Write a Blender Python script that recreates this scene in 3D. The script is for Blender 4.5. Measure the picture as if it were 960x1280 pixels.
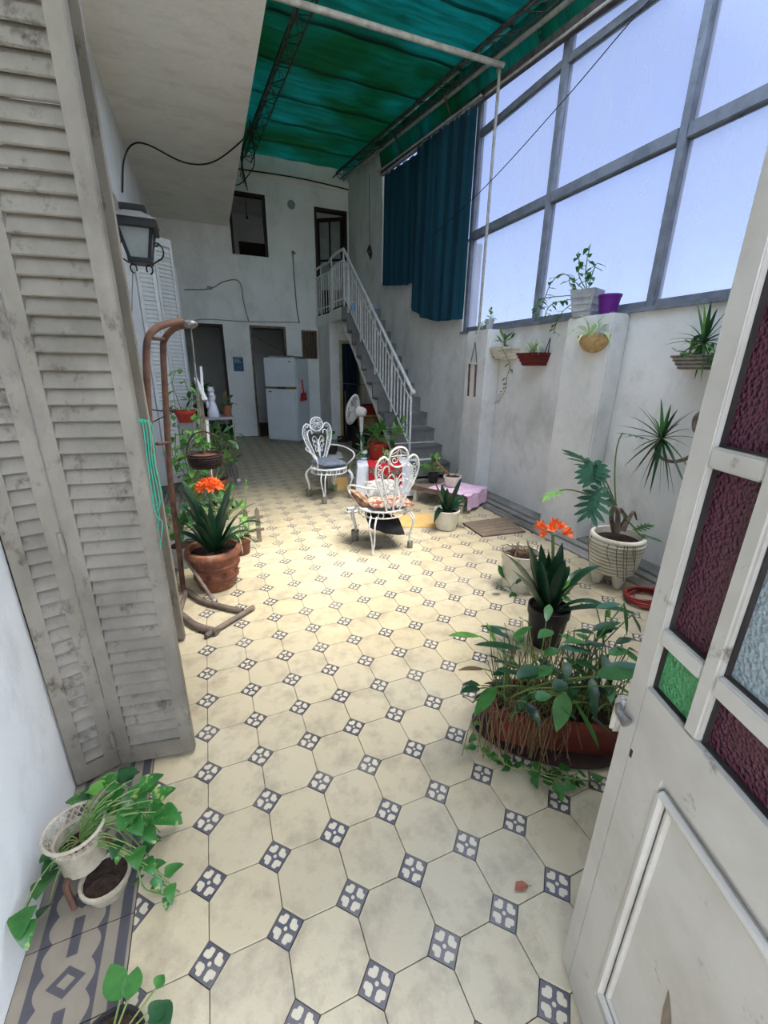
import bpy, bmesh, math, random
from mathutils import Vector as V, Matrix, Euler
import numpy as np

for o in list(bpy.data.objects):
    bpy.data.objects.remove(o)
scn = bpy.context.scene
C = scn.collection
PI = math.pi
rnd = random.Random(7)

# ------------------------------------------------------------------ camera
FPX = 521.17
PITCH, YAW, ROLL = 0.3303, -0.3903, 0.0146
CAM = np.array([0.1631, -0.7776, 1.5032])
_Y = np.array([[math.cos(YAW), math.sin(YAW), 0], [-math.sin(YAW), math.cos(YAW), 0], [0, 0, 1]])
_P = np.array([[1, 0, 0], [0, math.cos(PITCH), -math.sin(PITCH)], [0, math.sin(PITCH), math.cos(PITCH)]])
_R = np.array([[math.cos(ROLL), -math.sin(ROLL), 0], [math.sin(ROLL), math.cos(ROLL), 0], [0, 0, 1]])
_B = np.array([[1, 0, 0], [0, 0, -1], [0, 1, 0]], float)
CM = _R @ _P @ _B @ _Y


def P(u, v, x=None, y=None, z=None):
    """photo pixel (960x1280) -> world point on the plane x=, y= or z=."""
    d = CM.T @ np.array([(u - 480) / FPX, (v - 640) / FPX, 1.0])
    ax, val = (0, x) if x is not None else (1, y) if y is not None else (2, 0.0 if z is None else z)
    return V(CAM + d * ((val - CAM[ax]) / d[ax]))


def to_px(p):
    q = CM @ (np.array(p) - CAM)
    return 480 + FPX * q[0] / q[2], 640 + FPX * q[1] / q[2], q[2]


cd = bpy.data.cameras.new('camera')
cam = bpy.data.objects.new('camera', cd)
C.objects.link(cam)
cd.sensor_fit = 'VERTICAL'
cd.sensor_height = 36
cd.lens = FPX * 36 / 1280
cd.clip_start = 0.02
m = Matrix.Identity(4)
for i in range(3):
    m[i][0], m[i][1], m[i][2], m[i][3] = CM[0][i], -CM[1][i], -CM[2][i], CAM[i]
cam.matrix_world = m
scn.camera = cam

# ------------------------------------------------------------------ light
SUN_EL, SUN_PHI = math.radians(72), math.radians(36)      # elevation, turn from +x towards -y
sdir = V((math.cos(SUN_EL) * math.cos(SUN_PHI), -math.cos(SUN_EL) * math.sin(SUN_PHI), math.sin(SUN_EL)))
w = bpy.data.worlds.new('world')
scn.world = w
w.use_nodes = True
wn = w.node_tree
bg = wn.nodes['Background']
sky = wn.nodes.new('ShaderNodeTexSky')
sky.sky_type = 'NISHITA'
sky.sun_disc = False
sky.sun_elevation = SUN_EL
sky.sun_rotation = math.atan2(sdir.x, sdir.y)
sky.altitude = 20
sky.air_density = 1.0
sky.dust_density = 1.2
sky.ozone_density = 1.5
hsv = wn.nodes.new('ShaderNodeHueSaturation')
hsv.inputs['Saturation'].default_value = 0.72
wn.links.new(sky.outputs[0], hsv.inputs['Color'])
wn.links.new(hsv.outputs[0], bg.inputs[0])
bg.inputs[1].default_value = 0.36
sl = bpy.data.lights.new('sun_offscreen', 'SUN')
sl.energy = 2.2
sl.angle = math.radians(32)
sl.color = (1.0, 0.96, 0.88)
so = bpy.data.objects.new('sun_offscreen', sl)
C.objects.link(so)
so.rotation_euler = (-sdir).to_track_quat('-Z', 'Y').to_euler()
so.location = (6, -4, 10)
scn.view_settings.view_transform = 'Standard'
scn.view_settings.look = 'None'
scn.view_settings.gamma = 1
scn.view_settings.use_curve_mapping = False
scn.view_settings.exposure = 2.15
scn.cycles.max_bounces = 14
scn.cycles.diffuse_bounces = 9
scn.cycles.transparent_max_bounces = 16


# ------------------------------------------------------------------ materials
def lin(c):
    return tuple((x / 255 / 12.92) if x / 255 <= 0.04045 else ((x / 255 + 0.055) / 1.055) ** 2.4 for x in c)


def nt_new(name):
    mt = bpy.data.materials.new(name)
    mt.use_nodes = True
    nt = mt.node_tree
    bs = nt.nodes['Principled BSDF']
    return mt, nt, bs


def N(nt, typ, **kw):
    n = nt.nodes.new(typ)
    for k, v in kw.items():
        setattr(n, k, v)
    return n


def MATH(nt, op, a, b=None, c=None):
    n = nt.nodes.new('ShaderNodeMath')
    n.operation = op
    for i, x in enumerate((a, b, c)):
        if x is None:
            continue
        if isinstance(x, (int, float)):
            n.inputs[i].default_value = x
        else:
            nt.links.new(x, n.inputs[i])
    return n.outputs[0]


def MIX(nt, fac, a, b):
    n = nt.nodes.new('ShaderNodeMix')
    n.data_type = 'RGBA'
    for sock, x in ((n.inputs[0], fac), (n.inputs[6], a), (n.inputs[7], b)):
        if isinstance(x, (int, float)):
            sock.default_value = x
        elif isinstance(x, tuple):
            sock.default_value = (*x, 1)
        else:
            nt.links.new(x, sock)
    return n.outputs[2]


def NOISE(nt, vec, scale, detail=4, rough=.6, dist=0.0):
    n = nt.nodes.new('ShaderNodeTexNoise')
    n.inputs['Scale'].default_value = scale
    n.inputs['Detail'].default_value = detail
    n.inputs['Roughness'].default_value = rough
    n.inputs['Distortion'].default_value = dist
    if vec is not None:
        nt.links.new(vec, n.inputs['Vector'])
    return n.outputs[0]


def RAMP(nt, fac, lo, hi):
    n = nt.nodes.new('ShaderNodeMapRange')
    n.inputs[1].default_value = lo
    n.inputs[2].default_value = hi
    nt.links.new(fac, n.inputs[0])
    return n.outputs[0]


def SCALEV(nt, vec, s):
    n = nt.nodes.new('ShaderNodeVectorMath')
    n.operation = 'MULTIPLY'
    nt.links.new(vec, n.inputs[0])
    n.inputs[1].default_value = s
    return n.outputs[0]


_mats = {}


def mat(name, c, c2=None, c3=None, scale=6.0, stretch=(1, 1, 1), lo=.4, hi=.65, rough=.65, metal=0.0, bump=0.0,
        bscale=60.0, world=False, dirt=None, dlo=.62, dhi=.72, dscale=25.0, spec=.3, coat=0.0, trans=0.0):
    """base colour c blended to c2 by noise, dirt spots over it."""
    if name in _mats:
        return _mats[name]
    mt, nt, bs = nt_new(name)
    if world:
        vec = N(nt, 'ShaderNodeNewGeometry').outputs['Position']
    else:
        vec = N(nt, 'ShaderNodeTexCoord').outputs['Object']
    vs = SCALEV(nt, vec, stretch)
    col = None
    if c2 is not None:
        col = MIX(nt, RAMP(nt, NOISE(nt, vs, scale), lo, hi), lin(c), lin(c2))
    if c3 is not None:
        col = MIX(nt, RAMP(nt, NOISE(nt, vs, scale * 3.1, 5), .55, .75), col, lin(c3))
    if dirt is not None:
        base = col if col is not None else lin(c)
        col = MIX(nt, RAMP(nt, NOISE(nt, vs, dscale, 6, .7), dlo, dhi), base, lin(dirt))
    if col is None:
        bs.inputs['Base Color'].default_value = (*lin(c), 1)
    else:
        nt.links.new(col, bs.inputs['Base Color'])
    bs.inputs['Roughness'].default_value = rough
    bs.inputs['Metallic'].default_value = metal
    bs.inputs['Specular IOR Level'].default_value = spec
    bs.inputs['Coat Weight'].default_value = coat
    if bump:
        b = N(nt, 'ShaderNodeBump')
        b.inputs['Strength'].default_value = bump
        b.inputs['Distance'].default_value = 0.01
        nt.links.new(NOISE(nt, vs, bscale, 5), b.inputs['Height'])
        nt.links.new(b.outputs[0], bs.inputs['Normal'])
    if trans:
        tr = N(nt, 'ShaderNodeBsdfTranslucent')
        if col is None:
            tr.inputs[0].default_value = (*lin(c), 1)
        else:
            nt.links.new(col, tr.inputs[0])
        mx = N(nt, 'ShaderNodeMixShader')
        mx.inputs[0].default_value = trans
        nt.links.new(bs.outputs[0], mx.inputs[1])
        nt.links.new(tr.outputs[0], mx.inputs[2])
        nt.links.new(mx.outputs[0], nt.nodes['Material Output'].inputs[0])
    _mats[name] = mt
    return mt


def glass_pane(name):
    """dusty frosted window glass: part clear, part scattering."""
    mt, nt, bs = nt_new(name)
    vec = N(nt, 'ShaderNodeNewGeometry').outputs['Position']
    dust = RAMP(nt, NOISE(nt, SCALEV(nt, vec, (1, 1, .5)), 2.2, 5), .35, .75)
    tp = N(nt, 'ShaderNodeBsdfTransparent')
    tp.inputs[0].default_value = (.33, .345, .40, 1)
    tl = N(nt, 'ShaderNodeBsdfTranslucent')
    tl.inputs[0].default_value = (.38, .395, .44, 1)
    gl = N(nt, 'ShaderNodeBsdfGlossy')
    gl.inputs['Roughness'].default_value = .25
    gl.inputs['Color'].default_value = (.8, .85, .9, 1)
    m1 = N(nt, 'ShaderNodeMixShader')
    nt.links.new(MATH(nt, 'MULTIPLY_ADD', dust, .22, .16), m1.inputs[0])
    nt.links.new(tp.outputs[0], m1.inputs[1])
    nt.links.new(tl.outputs[0], m1.inputs[2])
    m2 = N(nt, 'ShaderNodeMixShader')
    m2.inputs[0].default_value = .04
    nt.links.new(m1.outputs[0], m2.inputs[1])
    nt.links.new(gl.outputs[0], m2.inputs[2])
    nt.links.new(m2.outputs[0], nt.nodes['Material Output'].inputs[0])
    return mt


def hammered_glass(name, c, trans, light=None):
    mt, nt, bs = nt_new(name)
    vec = N(nt, 'ShaderNodeTexCoord').outputs['Object']
    vo = N(nt, 'ShaderNodeTexVoronoi')
    vo.inputs['Scale'].default_value = 150
    nt.links.new(vec, vo.inputs['Vector'])
    n2 = NOISE(nt, vec, 110, 3)
    h = MATH(nt, 'ADD', vo.outputs['Distance'], n2)
    b = N(nt, 'ShaderNodeBump')
    b.inputs['Strength'].default_value = .9
    b.inputs['Distance'].default_value = .004
    nt.links.new(h, b.inputs['Height'])
    nt.links.new(b.outputs[0], bs.inputs['Normal'])
    bs.inputs['Base Color'].default_value = (*lin(c), 1)
    bs.inputs['Roughness'].default_value = .18
    bs.inputs['Specular IOR Level'].default_value = .6
    tl = N(nt, 'ShaderNodeBsdfTranslucent')
    tl.inputs[0].default_value = (*lin(light or c), 1)
    nt.links.new(b.outputs[0], tl.inputs['Normal'])
    mx = N(nt, 'ShaderNodeMixShader')
    mx.inputs[0].default_value = trans
    nt.links.new(bs.outputs[0], mx.inputs[1])
    nt.links.new(tl.outputs[0], mx.inputs[2])
    nt.links.new(mx.outputs[0], nt.nodes['Material Output'].inputs[0])
    return mt


def tile_mat(name, c, c2, stain):
    mt, nt, bs = nt_new(name)
    geo = N(nt, 'ShaderNodeNewGeometry')
    oi = N(nt, 'ShaderNodeObjectInfo')
    r = MATH(nt, 'FRACT', MATH(nt, 'ADD', oi.outputs['Random'], geo.outputs['Random Per Island']))
    pos = geo.outputs['Position']
    col = MIX(nt, r, lin(c), lin(c2))
    # worn greyer patches
    wear = RAMP(nt, NOISE(nt, pos, 1.1, 3), .35, .7)
    col = MIX(nt, MATH(nt, 'MULTIPLY', wear, .35), col, lin((178, 174, 160)))
    col = MIX(nt, MATH(nt, 'MULTIPLY', RAMP(nt, NOISE(nt, pos, 7, 6, .7), .48, .74), .75), col, lin(stain))
    col = MIX(nt, MATH(nt, 'MULTIPLY', RAMP(nt, NOISE(nt, pos, 160, 2, .5), .66, .74), .45), col, lin((112, 100, 82)))
    nt.links.new(col, bs.inputs['Base Color'])
    bs.inputs['Roughness'].default_value = .5
    nt.links.new(MATH(nt, 'MULTIPLY_ADD', NOISE(nt, pos, 9, 4), .35, .3), bs.inputs['Roughness'])
    bs.inputs['Specular IOR Level'].default_value = .35
    b = N(nt, 'ShaderNodeBump')
    b.inputs['Strength'].default_value = .25
    b.inputs['Distance'].default_value = .004
    nt.links.new(NOISE(nt, pos, 45, 5), b.inputs['Height'])
    nt.links.new(b.outputs[0], bs.inputs['Normal'])
    return mt


def inset_mat(name):
    """slate blue inset tile with a cream four-petal print (UV -1..1)."""
    mt, nt, bs = nt_new(name)
    uv = N(nt, 'ShaderNodeUVMap').outputs[0]
    s = N(nt, 'ShaderNodeSeparateXYZ')
    nt.links.new(uv, s.inputs[0])
    au = MATH(nt, 'ABSOLUTE', s.outputs[0])
    av = MATH(nt, 'ABSOLUTE', s.outputs[1])

    def disc(cx, cy, r):
        dx = MATH(nt, 'SUBTRACT', au, cx)
        dy = MATH(nt, 'SUBTRACT', av, cy)
        d = MATH(nt, 'SQRT', MATH(nt, 'ADD', MATH(nt, 'MULTIPLY', dx, dx), MATH(nt, 'MULTIPLY', dy, dy)))
        return MATH(nt, 'LESS_THAN', d, r)
    # heart-like petal: two lobes outward and a point towards the centre
    pet = MATH(nt, 'MAXIMUM', disc(.64, .37, .225), disc(.37, .64, .225))
    pet = MATH(nt, 'MAXIMUM', pet, disc(.42, .42, .27))
    pet = MATH(nt, 'MULTIPLY', pet, MATH(nt, 'GREATER_THAN', MATH(nt, 'MINIMUM', au, av), .075))
    pet = MATH(nt, 'MULTIPLY', pet, MATH(nt, 'LESS_THAN', MATH(nt, 'MAXIMUM', au, av), .82))
    ring = MATH(nt, 'SUBTRACT', 1.0, disc(0, 0, .21))
    pet = MATH(nt, 'MULTIPLY', pet, ring)
    fac = MATH(nt, 'MAXIMUM', pet, disc(0, 0, .14))
    pos = N(nt, 'ShaderNodeNewGeometry').outputs['Position']
    dark = MIX(nt, NOISE(nt, pos, 30, 4), lin((52, 52, 60)), lin((78, 76, 82)))
    light = MIX(nt, NOISE(nt, pos, 20, 4), lin((196, 184, 156)), lin((168, 160, 140)))
    col = MIX(nt, fac, dark, light)
    col = MIX(nt, MATH(nt, 'MULTIPLY', RAMP(nt, NOISE(nt, pos, 2.0, 5), .45, .75), .35), col, lin((165, 158, 140)))
    nt.links.new(col, bs.inputs['Base Color'])
    bs.inputs['Roughness'].default_value = .48
    return mt


def border_mat(name):
    """border tile print: UV u 0..1 from wall to field, v along."""
    mt, nt, bs = nt_new(name)
    uv = N(nt, 'ShaderNodeUVMap').outputs[0]
    s = N(nt, 'ShaderNodeSeparateXYZ')
    nt.links.new(uv, s.inputs[0])
    u, v = s.outputs[0], s.outputs[1]

    def band(lo, hi, x=u):
        return MATH(nt, 'MULTIPLY', MATH(nt, 'GREATER_THAN', x, lo), MATH(nt, 'LESS_THAN', x, hi))
    sc = MATH(nt, 'ABSOLUTE', MATH(nt, 'SINE', MATH(nt, 'MULTIPLY', v, PI * 3)))
    edge1 = MATH(nt, 'MULTIPLY_ADD', sc, -.06, .24)
    edge2 = MATH(nt, 'MULTIPLY_ADD', sc, .06, .64)
    dark = MATH(nt, 'MULTIPLY', MATH(nt, 'GREATER_THAN', u, .12), MATH(nt, 'LESS_THAN', u, edge1))
    d2 = MATH(nt, 'MULTIPLY', MATH(nt, 'GREATER_THAN', u, edge2), MATH(nt, 'LESS_THAN', u, .74))
    dark = MATH(nt, 'MAXIMUM', dark, d2)
    dark = MATH(nt, 'MAXIMUM', dark, band(.86, .965))
    # centre: a bar and an open diamond
    vc = MATH(nt, 'ABSOLUTE', MATH(nt, 'SUBTRACT', v, .5))
    uc = MATH(nt, 'ABSOLUTE', MATH(nt, 'SUBTRACT', u, .45))
    bar = MATH(nt, 'MULTIPLY', MATH(nt, 'GREATER_THAN', vc, .27), MATH(nt, 'LESS_THAN', uc, .05))
    dd = MATH(nt, 'ADD', vc, uc)
    dia = MATH(nt, 'MULTIPLY', MATH(nt, 'LESS_THAN', dd, .17), MATH(nt, 'GREATER_THAN', dd, .08))
    dark = MATH(nt, 'MAXIMUM', dark, MATH(nt, 'MAXIMUM', bar, dia))
    pos = N(nt, 'ShaderNodeNewGeometry').outputs['Position']
    cl = MIX(nt, NOISE(nt, pos, 12, 4), lin((136, 127, 110)), lin((104, 97, 86)))
    ck = MIX(nt, NOISE(nt, pos, 20, 4), lin((54, 53, 58)), lin((74, 72, 76)))
    nt.links.new(MIX(nt, dark, cl, ck), bs.inputs['Base Color'])
    bs.inputs['Roughness'].default_value = .5
    return mt


def plaster(name, c, c2, dirt, streak=(1, 1, 1), amt=.6, lo=.50, hi=.72, bump=.35):
    mt, nt, bs = nt_new(name)
    pos = N(nt, 'ShaderNodeNewGeometry').outputs['Position']
    col = MIX(nt, RAMP(nt, NOISE(nt, pos, 1.3, 6, .65), .35, .7), lin(c), lin(c2))
    vs = SCALEV(nt, pos, streak)
    col = MIX(nt, MATH(nt, 'MULTIPLY', RAMP(nt, NOISE(nt, vs, 2.4, 8, .72, .3), lo, hi), amt), col, lin(dirt))
    col = MIX(nt, MATH(nt, 'MULTIPLY', RAMP(nt, NOISE(nt, pos, 21, 5, .7), .68, .76), .5), col, lin(dirt))
    nt.links.new(col, bs.inputs['Base Color'])
    bs.inputs['Roughness'].default_value = .85
    bs.inputs['Specular IOR Level'].default_value = .15
    b = N(nt, 'ShaderNodeBump')
    b.inputs['Strength'].default_value = bump
    b.inputs['Distance'].default_value = .02
    nt.links.new(NOISE(nt, pos, 9, 8, .6), b.inputs['Height'])
    nt.links.new(b.outputs[0], bs.inputs['Normal'])
    return mt


def roof_mat(name):
    mt, nt, bs = nt_new(name)
    pos = N(nt, 'ShaderNodeNewGeometry').outputs['Position']
    vs = SCALEV(nt, pos, (.55, 4.0, 1))
    col = MIX(nt, RAMP(nt, NOISE(nt, pos, .7, 3), .4, .62), lin((8, 100, 66)), lin((20, 136, 134)))
    col = MIX(nt, MATH(nt, 'MULTIPLY', RAMP(nt, NOISE(nt, vs, 3.0, 7, .7), .42, .7), .7), col, lin((6, 62, 46)))
    col = MIX(nt, MATH(nt, 'MULTIPLY', RAMP(nt, NOISE(nt, vs, 9.0, 5, .7), .58, .74), .5), col, lin((60, 165, 140)))
    nt.links.new(col, bs.inputs['Base Color'])
    bs.inputs['Roughness'].default_value = .6
    tl = N(nt, 'ShaderNodeBsdfTranslucent')
    nt.links.new(col, tl.inputs[0])
    mx = N(nt, 'ShaderNodeMixShader')
    mx.inputs[0].default_value = .40
    nt.links.new(bs.outputs[0], mx.inputs[1])
    nt.links.new(tl.outputs[0], mx.inputs[2])
    nt.links.new(mx.outputs[0], nt.nodes['Material Output'].inputs[0])
    return mt


M = dict(
    wall=plaster('plaster_wall', (236, 236, 232), (222, 223, 219), (150, 147, 136), (1, 1, .6), .34),
    wallr=plaster('plaster_window_wall', (224, 223, 218), (202, 202, 197), (126, 121, 108), (1, 1, .7), .42, .48, .74),
    soffit=plaster('plaster_soffit', (240, 236, 226), (228, 223, 210), (158, 150, 134), (.6, 1.6, 1), .32),
    inner=plaster('plaster_inner_room', (226, 226, 222), (212, 213, 210), (150, 148, 140), amt=.3),
    grout=mat('grout', (112, 104, 90), (88, 82, 72), scale=8, rough=.9, world=True),
    tile=tile_mat('beige_tile', (174, 161, 129), (164, 152, 123), (122, 113, 96)),
    inset=inset_mat('inset_tile'),
    border=border_mat('border_tile'),
    concrete=plaster('dirty_concrete', (150, 148, 140), (120, 118, 110), (72, 70, 64), (1, .4, 1), .8, .42, .62, .8),
    step=plaster('step_concrete', (134, 132, 127), (112, 110, 105), (76, 74, 70), amt=.7),
    glass=glass_pane('dusty_window_glass'),
    frame=mat('grey_window_frame', (122, 128, 136), (100, 106, 114), scale=9, rough=.5, dirt=(70, 70, 72)),
    shutter=mat('aged_shutter_paint', (136, 128, 114), (114, 107, 94), scale=5, stretch=(1, 1, .6), rough=.7, dirt=(74, 64, 52), dscale=16, dlo=.56, dhi=.72, world=True, bump=.25, bscale=70),
    shutterw=mat('white_shutter_paint', (222, 222, 216), (206, 206, 200), scale=6, rough=.6),
    dooraged=mat('door_paint', (182, 178, 169), (166, 161, 150), scale=4, rough=.5, dirt=(90, 82, 70), dscale=14, dlo=.62, dhi=.74, bump=.12, bscale=30),
    burgundy=hammered_glass('burgundy_hammered_glass', (74, 34, 48), .12, (96, 30, 50)),
    green_g=hammered_glass('green_hammered_glass', (96, 168, 112), .35, (120, 200, 130)),
    white_g=hammered_glass('clear_hammered_glass', (168, 180, 182), .45, (205, 215, 215)),
    putty=mat('dark_putty', (52, 46, 42), (34, 30, 28), rough=.8),
    latch=mat('painted_latch', (176, 172, 160), (130, 124, 112), scale=30, rough=.5),
    steel=mat('worn_steel', (140, 138, 134), (96, 92, 88), scale=30, rough=.45, metal=.6),
    pipe=mat('pale_pipe', (170, 166, 158), (140, 134, 124), scale=12, rough=.5, dirt=(96, 84, 70)),
    truss=mat('truss_steel', (88, 82, 78), (60, 54, 52), scale=14, rough=.6, metal=.3),
    rust=mat('rusty_pipe', (106, 76, 60), (78, 56, 46), scale=16, rough=.75, dirt=(60, 44, 36)),
    greypipe=mat('dirty_grey_pipe', (112, 98, 86), (84, 74, 66), scale=14, rough=.6),
    black=mat('black_iron', (24, 24, 26), (38, 36, 36), scale=20, rough=.5),
    cable=mat('black_cable', (28, 28, 28), rough=.6),
    greycable=mat('grey_cable', (120, 118, 112), rough=.6),
    lampglass=mat('frosted_lamp_glass', (190, 196, 192), (168, 176, 174), rough=.25, trans=.5),
    roof=roof_mat('green_roof_sheet'),
    curtain=mat('teal_curtain', (12, 62, 76), (8, 48, 62), scale=4, stretch=(1, 1, .1), rough=.85, trans=.06),
    whiteiron=mat('white_wrought_iron', (226, 228, 228), (204, 206, 206), scale=30, rough=.4, dirt=(150, 120, 100), dlo=.7, dhi=.78),
    rustwhite=mat('worn_white_iron', (216, 216, 212), (186, 184, 178), scale=26, rough=.45, dirt=(140, 112, 92), dlo=.62, dhi=.74),
    railing=mat('white_railing', (218, 218, 214), (196, 194, 188), scale=18, rough=.45, dirt=(130, 112, 96), dlo=.64, dhi=.76),
    fridge=mat('fridge_enamel', (206, 212, 214), (196, 202, 204), scale=2, rough=.35),
    brass=mat('brass_strip', (150, 120, 60), rough=.35, metal=.7),
    darkwood=mat('dark_frame_wood', (52, 36, 30), (38, 28, 24), scale=8, rough=.6),
    wood=mat('brown_wood', (150, 112, 76), (116, 84, 56), scale=4, stretch=(1, 1, 6), rough=.7),
    greywood=mat('grey_weathered_wood', (128, 114, 98), (92, 82, 72), scale=6, stretch=(1, 8, 1), rough=.85, bump=.3),
    board=mat('worn_board', (124, 108, 92), (98, 86, 74), scale=5, stretch=(1, 7, 1), rough=.9, bump=.4, dirt=(66, 58, 50), dscale=9),
    terracotta=mat('terracotta', (138, 86, 62), (110, 68, 50), scale=9, rough=.75, dirt=(160, 138, 118), dlo=.54, dhi=.75, dscale=14),
    terradark=mat('stained_terracotta', (112, 66, 48), (88, 54, 42), scale=9, rough=.8),
    redplastic=mat('red_plastic', (148, 44, 30), (124, 36, 26), scale=4, rough=.45),
    planterred=mat('planter_red_brown', (112, 50, 38), (92, 42, 34), scale=6, rough=.6, dirt=(70, 44, 36)),
    saucer=mat('dark_saucer', (62, 44, 38), (48, 36, 32), scale=9, rough=.8),
    purple=mat('purple_plastic', (112, 40, 138), (100, 34, 124), scale=4, rough=.4, trans=.2),
    whiteceramic=mat('white_pot', (218, 212, 196), (198, 190, 168), scale=7, rough=.6, dirt=(150, 134, 104), dlo=.58, dhi=.74, dscale=10),
    cementpot=mat('grey_cement_pot', (166, 168, 168), (142, 144, 146), scale=9, rough=.8, bump=.5, bscale=30),
    brickpot=mat('maroon_pot', (112, 42, 40), (88, 34, 34), scale=9, rough=.7, dirt=(150, 100, 90)),
    shell=mat('shell_basket', (196, 168, 120), (170, 140, 96), scale=30, rough=.8, bump=.6, bscale=80),
    lattice=mat('beige_lattice_pot', (176, 166, 146), (150, 140, 120), scale=16, rough=.75, bump=.5, bscale=70),
    soil=mat('soil', (58, 42, 32), (34, 26, 22), scale=40, rough=1.0, bump=1.0, bscale=80, dirt=(96, 80, 62)),
    wicker=mat('dark_wicker', (62, 46, 38), (36, 28, 26), scale=60, rough=.85, bump=.9, bscale=90),
    blackpot=mat('black_nursery_pot', (26, 26, 28), (40, 38, 38), scale=20, rough=.5),
    clivia=mat('clivia_leaf', (28, 66, 40), (18, 48, 32), scale=12, stretch=(1, 1, 1), rough=.32, trans=.12, spec=.5),
    leaf=mat('green_leaf', (62, 116, 52), (42, 92, 40), scale=14, rough=.4, trans=.25, spec=.4),
    leafl=mat('light_leaf', (108, 160, 70), (82, 136, 58), scale=14, rough=.45, trans=.35),
    leafd=mat('dark_leaf', (34, 76, 40), (24, 58, 34), scale=14, rough=.38, trans=.2, spec=.4),
    leafb=mat('bluish_leaf', (62, 108, 86), (42, 86, 66), scale=10, rough=.4, trans=.2),
    pothos=mat('pothos_leaf', (52, 112, 46), (40, 94, 40), c3=(176, 184, 110), scale=16, rough=.35, trans=.25, spec=.45),
    spider=mat('spider_leaf', (150, 184, 120), (206, 216, 178), scale=30, rough=.5, trans=.3),
    stem=mat('green_stem', (86, 116, 58), (110, 118, 70), scale=20, rough=.6),
    drystem=mat('dry_stem', (112, 90, 60), (84, 66, 44), scale=20, rough=.8),
    bark=mat('twisted_bark', (116, 104, 92), (80, 70, 62), scale=24, rough=.85, bump=.5),
    flower=mat('orange_flower', (236, 92, 34), (244, 128, 62), scale=24, rough=.5, trans=.25),
    flowerc=mat('yellow_throat', (246, 190, 90), rough=.6),
    cushiongrey=mat('blue_grey_cushion', (112, 120, 132), (92, 100, 112), scale=20, rough=.9, bump=.3),
    cushionbr=mat('brown_floral_cushion', (150, 118, 92), (104, 78, 62), c3=(176, 160, 140), scale=16, lo=.45, hi=.55, rough=.9),
    cushionlt=mat('grey_patterned_cushion', (150, 148, 144), (112, 110, 108), scale=22, lo=.45, hi=.55, rough=.9),
    cushionpt=mat('maroon_patterned_cushion', (170, 150, 128), (120, 62, 52), c3=(90, 84, 80), scale=26, lo=.46, hi=.54, rough=.9),
    blackcloth=mat('black_cloth', (24, 24, 26), (34, 34, 36), scale=14, rough=.9),
    cloth=mat('white_tablecloth', (216, 220, 226), (200, 206, 214), scale=6, rough=.9),
    redcloth=mat('red_runner', (188, 34, 44), (170, 28, 40), scale=8, rough=.9),
    holly=mat('holly_print', (54, 92, 76), (150, 170, 150), scale=60, lo=.45, hi=.6, rough=.9),
    pink=mat('pink_cloth', (206, 168, 196), (222, 196, 212), c3=(190, 140, 180), scale=10, rough=.9),
    cardboard=mat('cardboard', (196, 160, 100), (180, 146, 92), rough=.9),
    fanp=mat('fan_plastic', (210, 206, 196), (196, 192, 180), scale=8, rough=.45),
    paper=mat('paper', (180, 182, 186), (150, 150, 158), scale=10, rough=.8),
    bluepaper=mat('blue_print', (64, 100, 124), (40, 66, 92), c3=(120, 150, 160), scale=12, stretch=(1, 1, 3), lo=.45, hi=.6, rough=.6),
    red=mat('bright_red', (190, 30, 36), rough=.5),
    hose=mat('red_hose', (134, 44, 40), (110, 36, 34), rough=.5),
    tealcord=mat('teal_cord', (40, 160, 130), rough=.7),
    white=mat('white_plastic', (222, 222, 220), rough=.5),
    bluebottle=mat('blue_plastic', (110, 160, 210), rough=.4),
    yellowstick=mat('yellow_stick', (170, 140, 60), rough=.6),
    whitestone=mat('white_statue', (212, 214, 220), (190, 192, 200), rough=.6),
    doorway_cream=mat('cream_trim', (190, 184, 156), (170, 164, 138), scale=6, rough=.7),
    tealstripe=mat('teal_striped_curtain', (20, 60, 78), (10, 40, 54), scale=14, stretch=(1, 1, .05), lo=.46, hi=.54, rough=.9),
    tin=mat('grey_tin', (128, 124, 110), (100, 96, 84), scale=20, rough=.6),
    greentin=mat('green_cup', (120, 150, 100), rough=.6),
    plug=mat('grey_box', (150, 150, 146), rough=.6),
    shade=mat('wood_panel', (96, 78, 60), (70, 56, 44), scale=6, stretch=(5, 1, 1), rough=.7),
    greybox=mat('grey_painted_box', (150, 150, 142), (128, 128, 122), scale=6, rough=.7),
)


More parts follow.
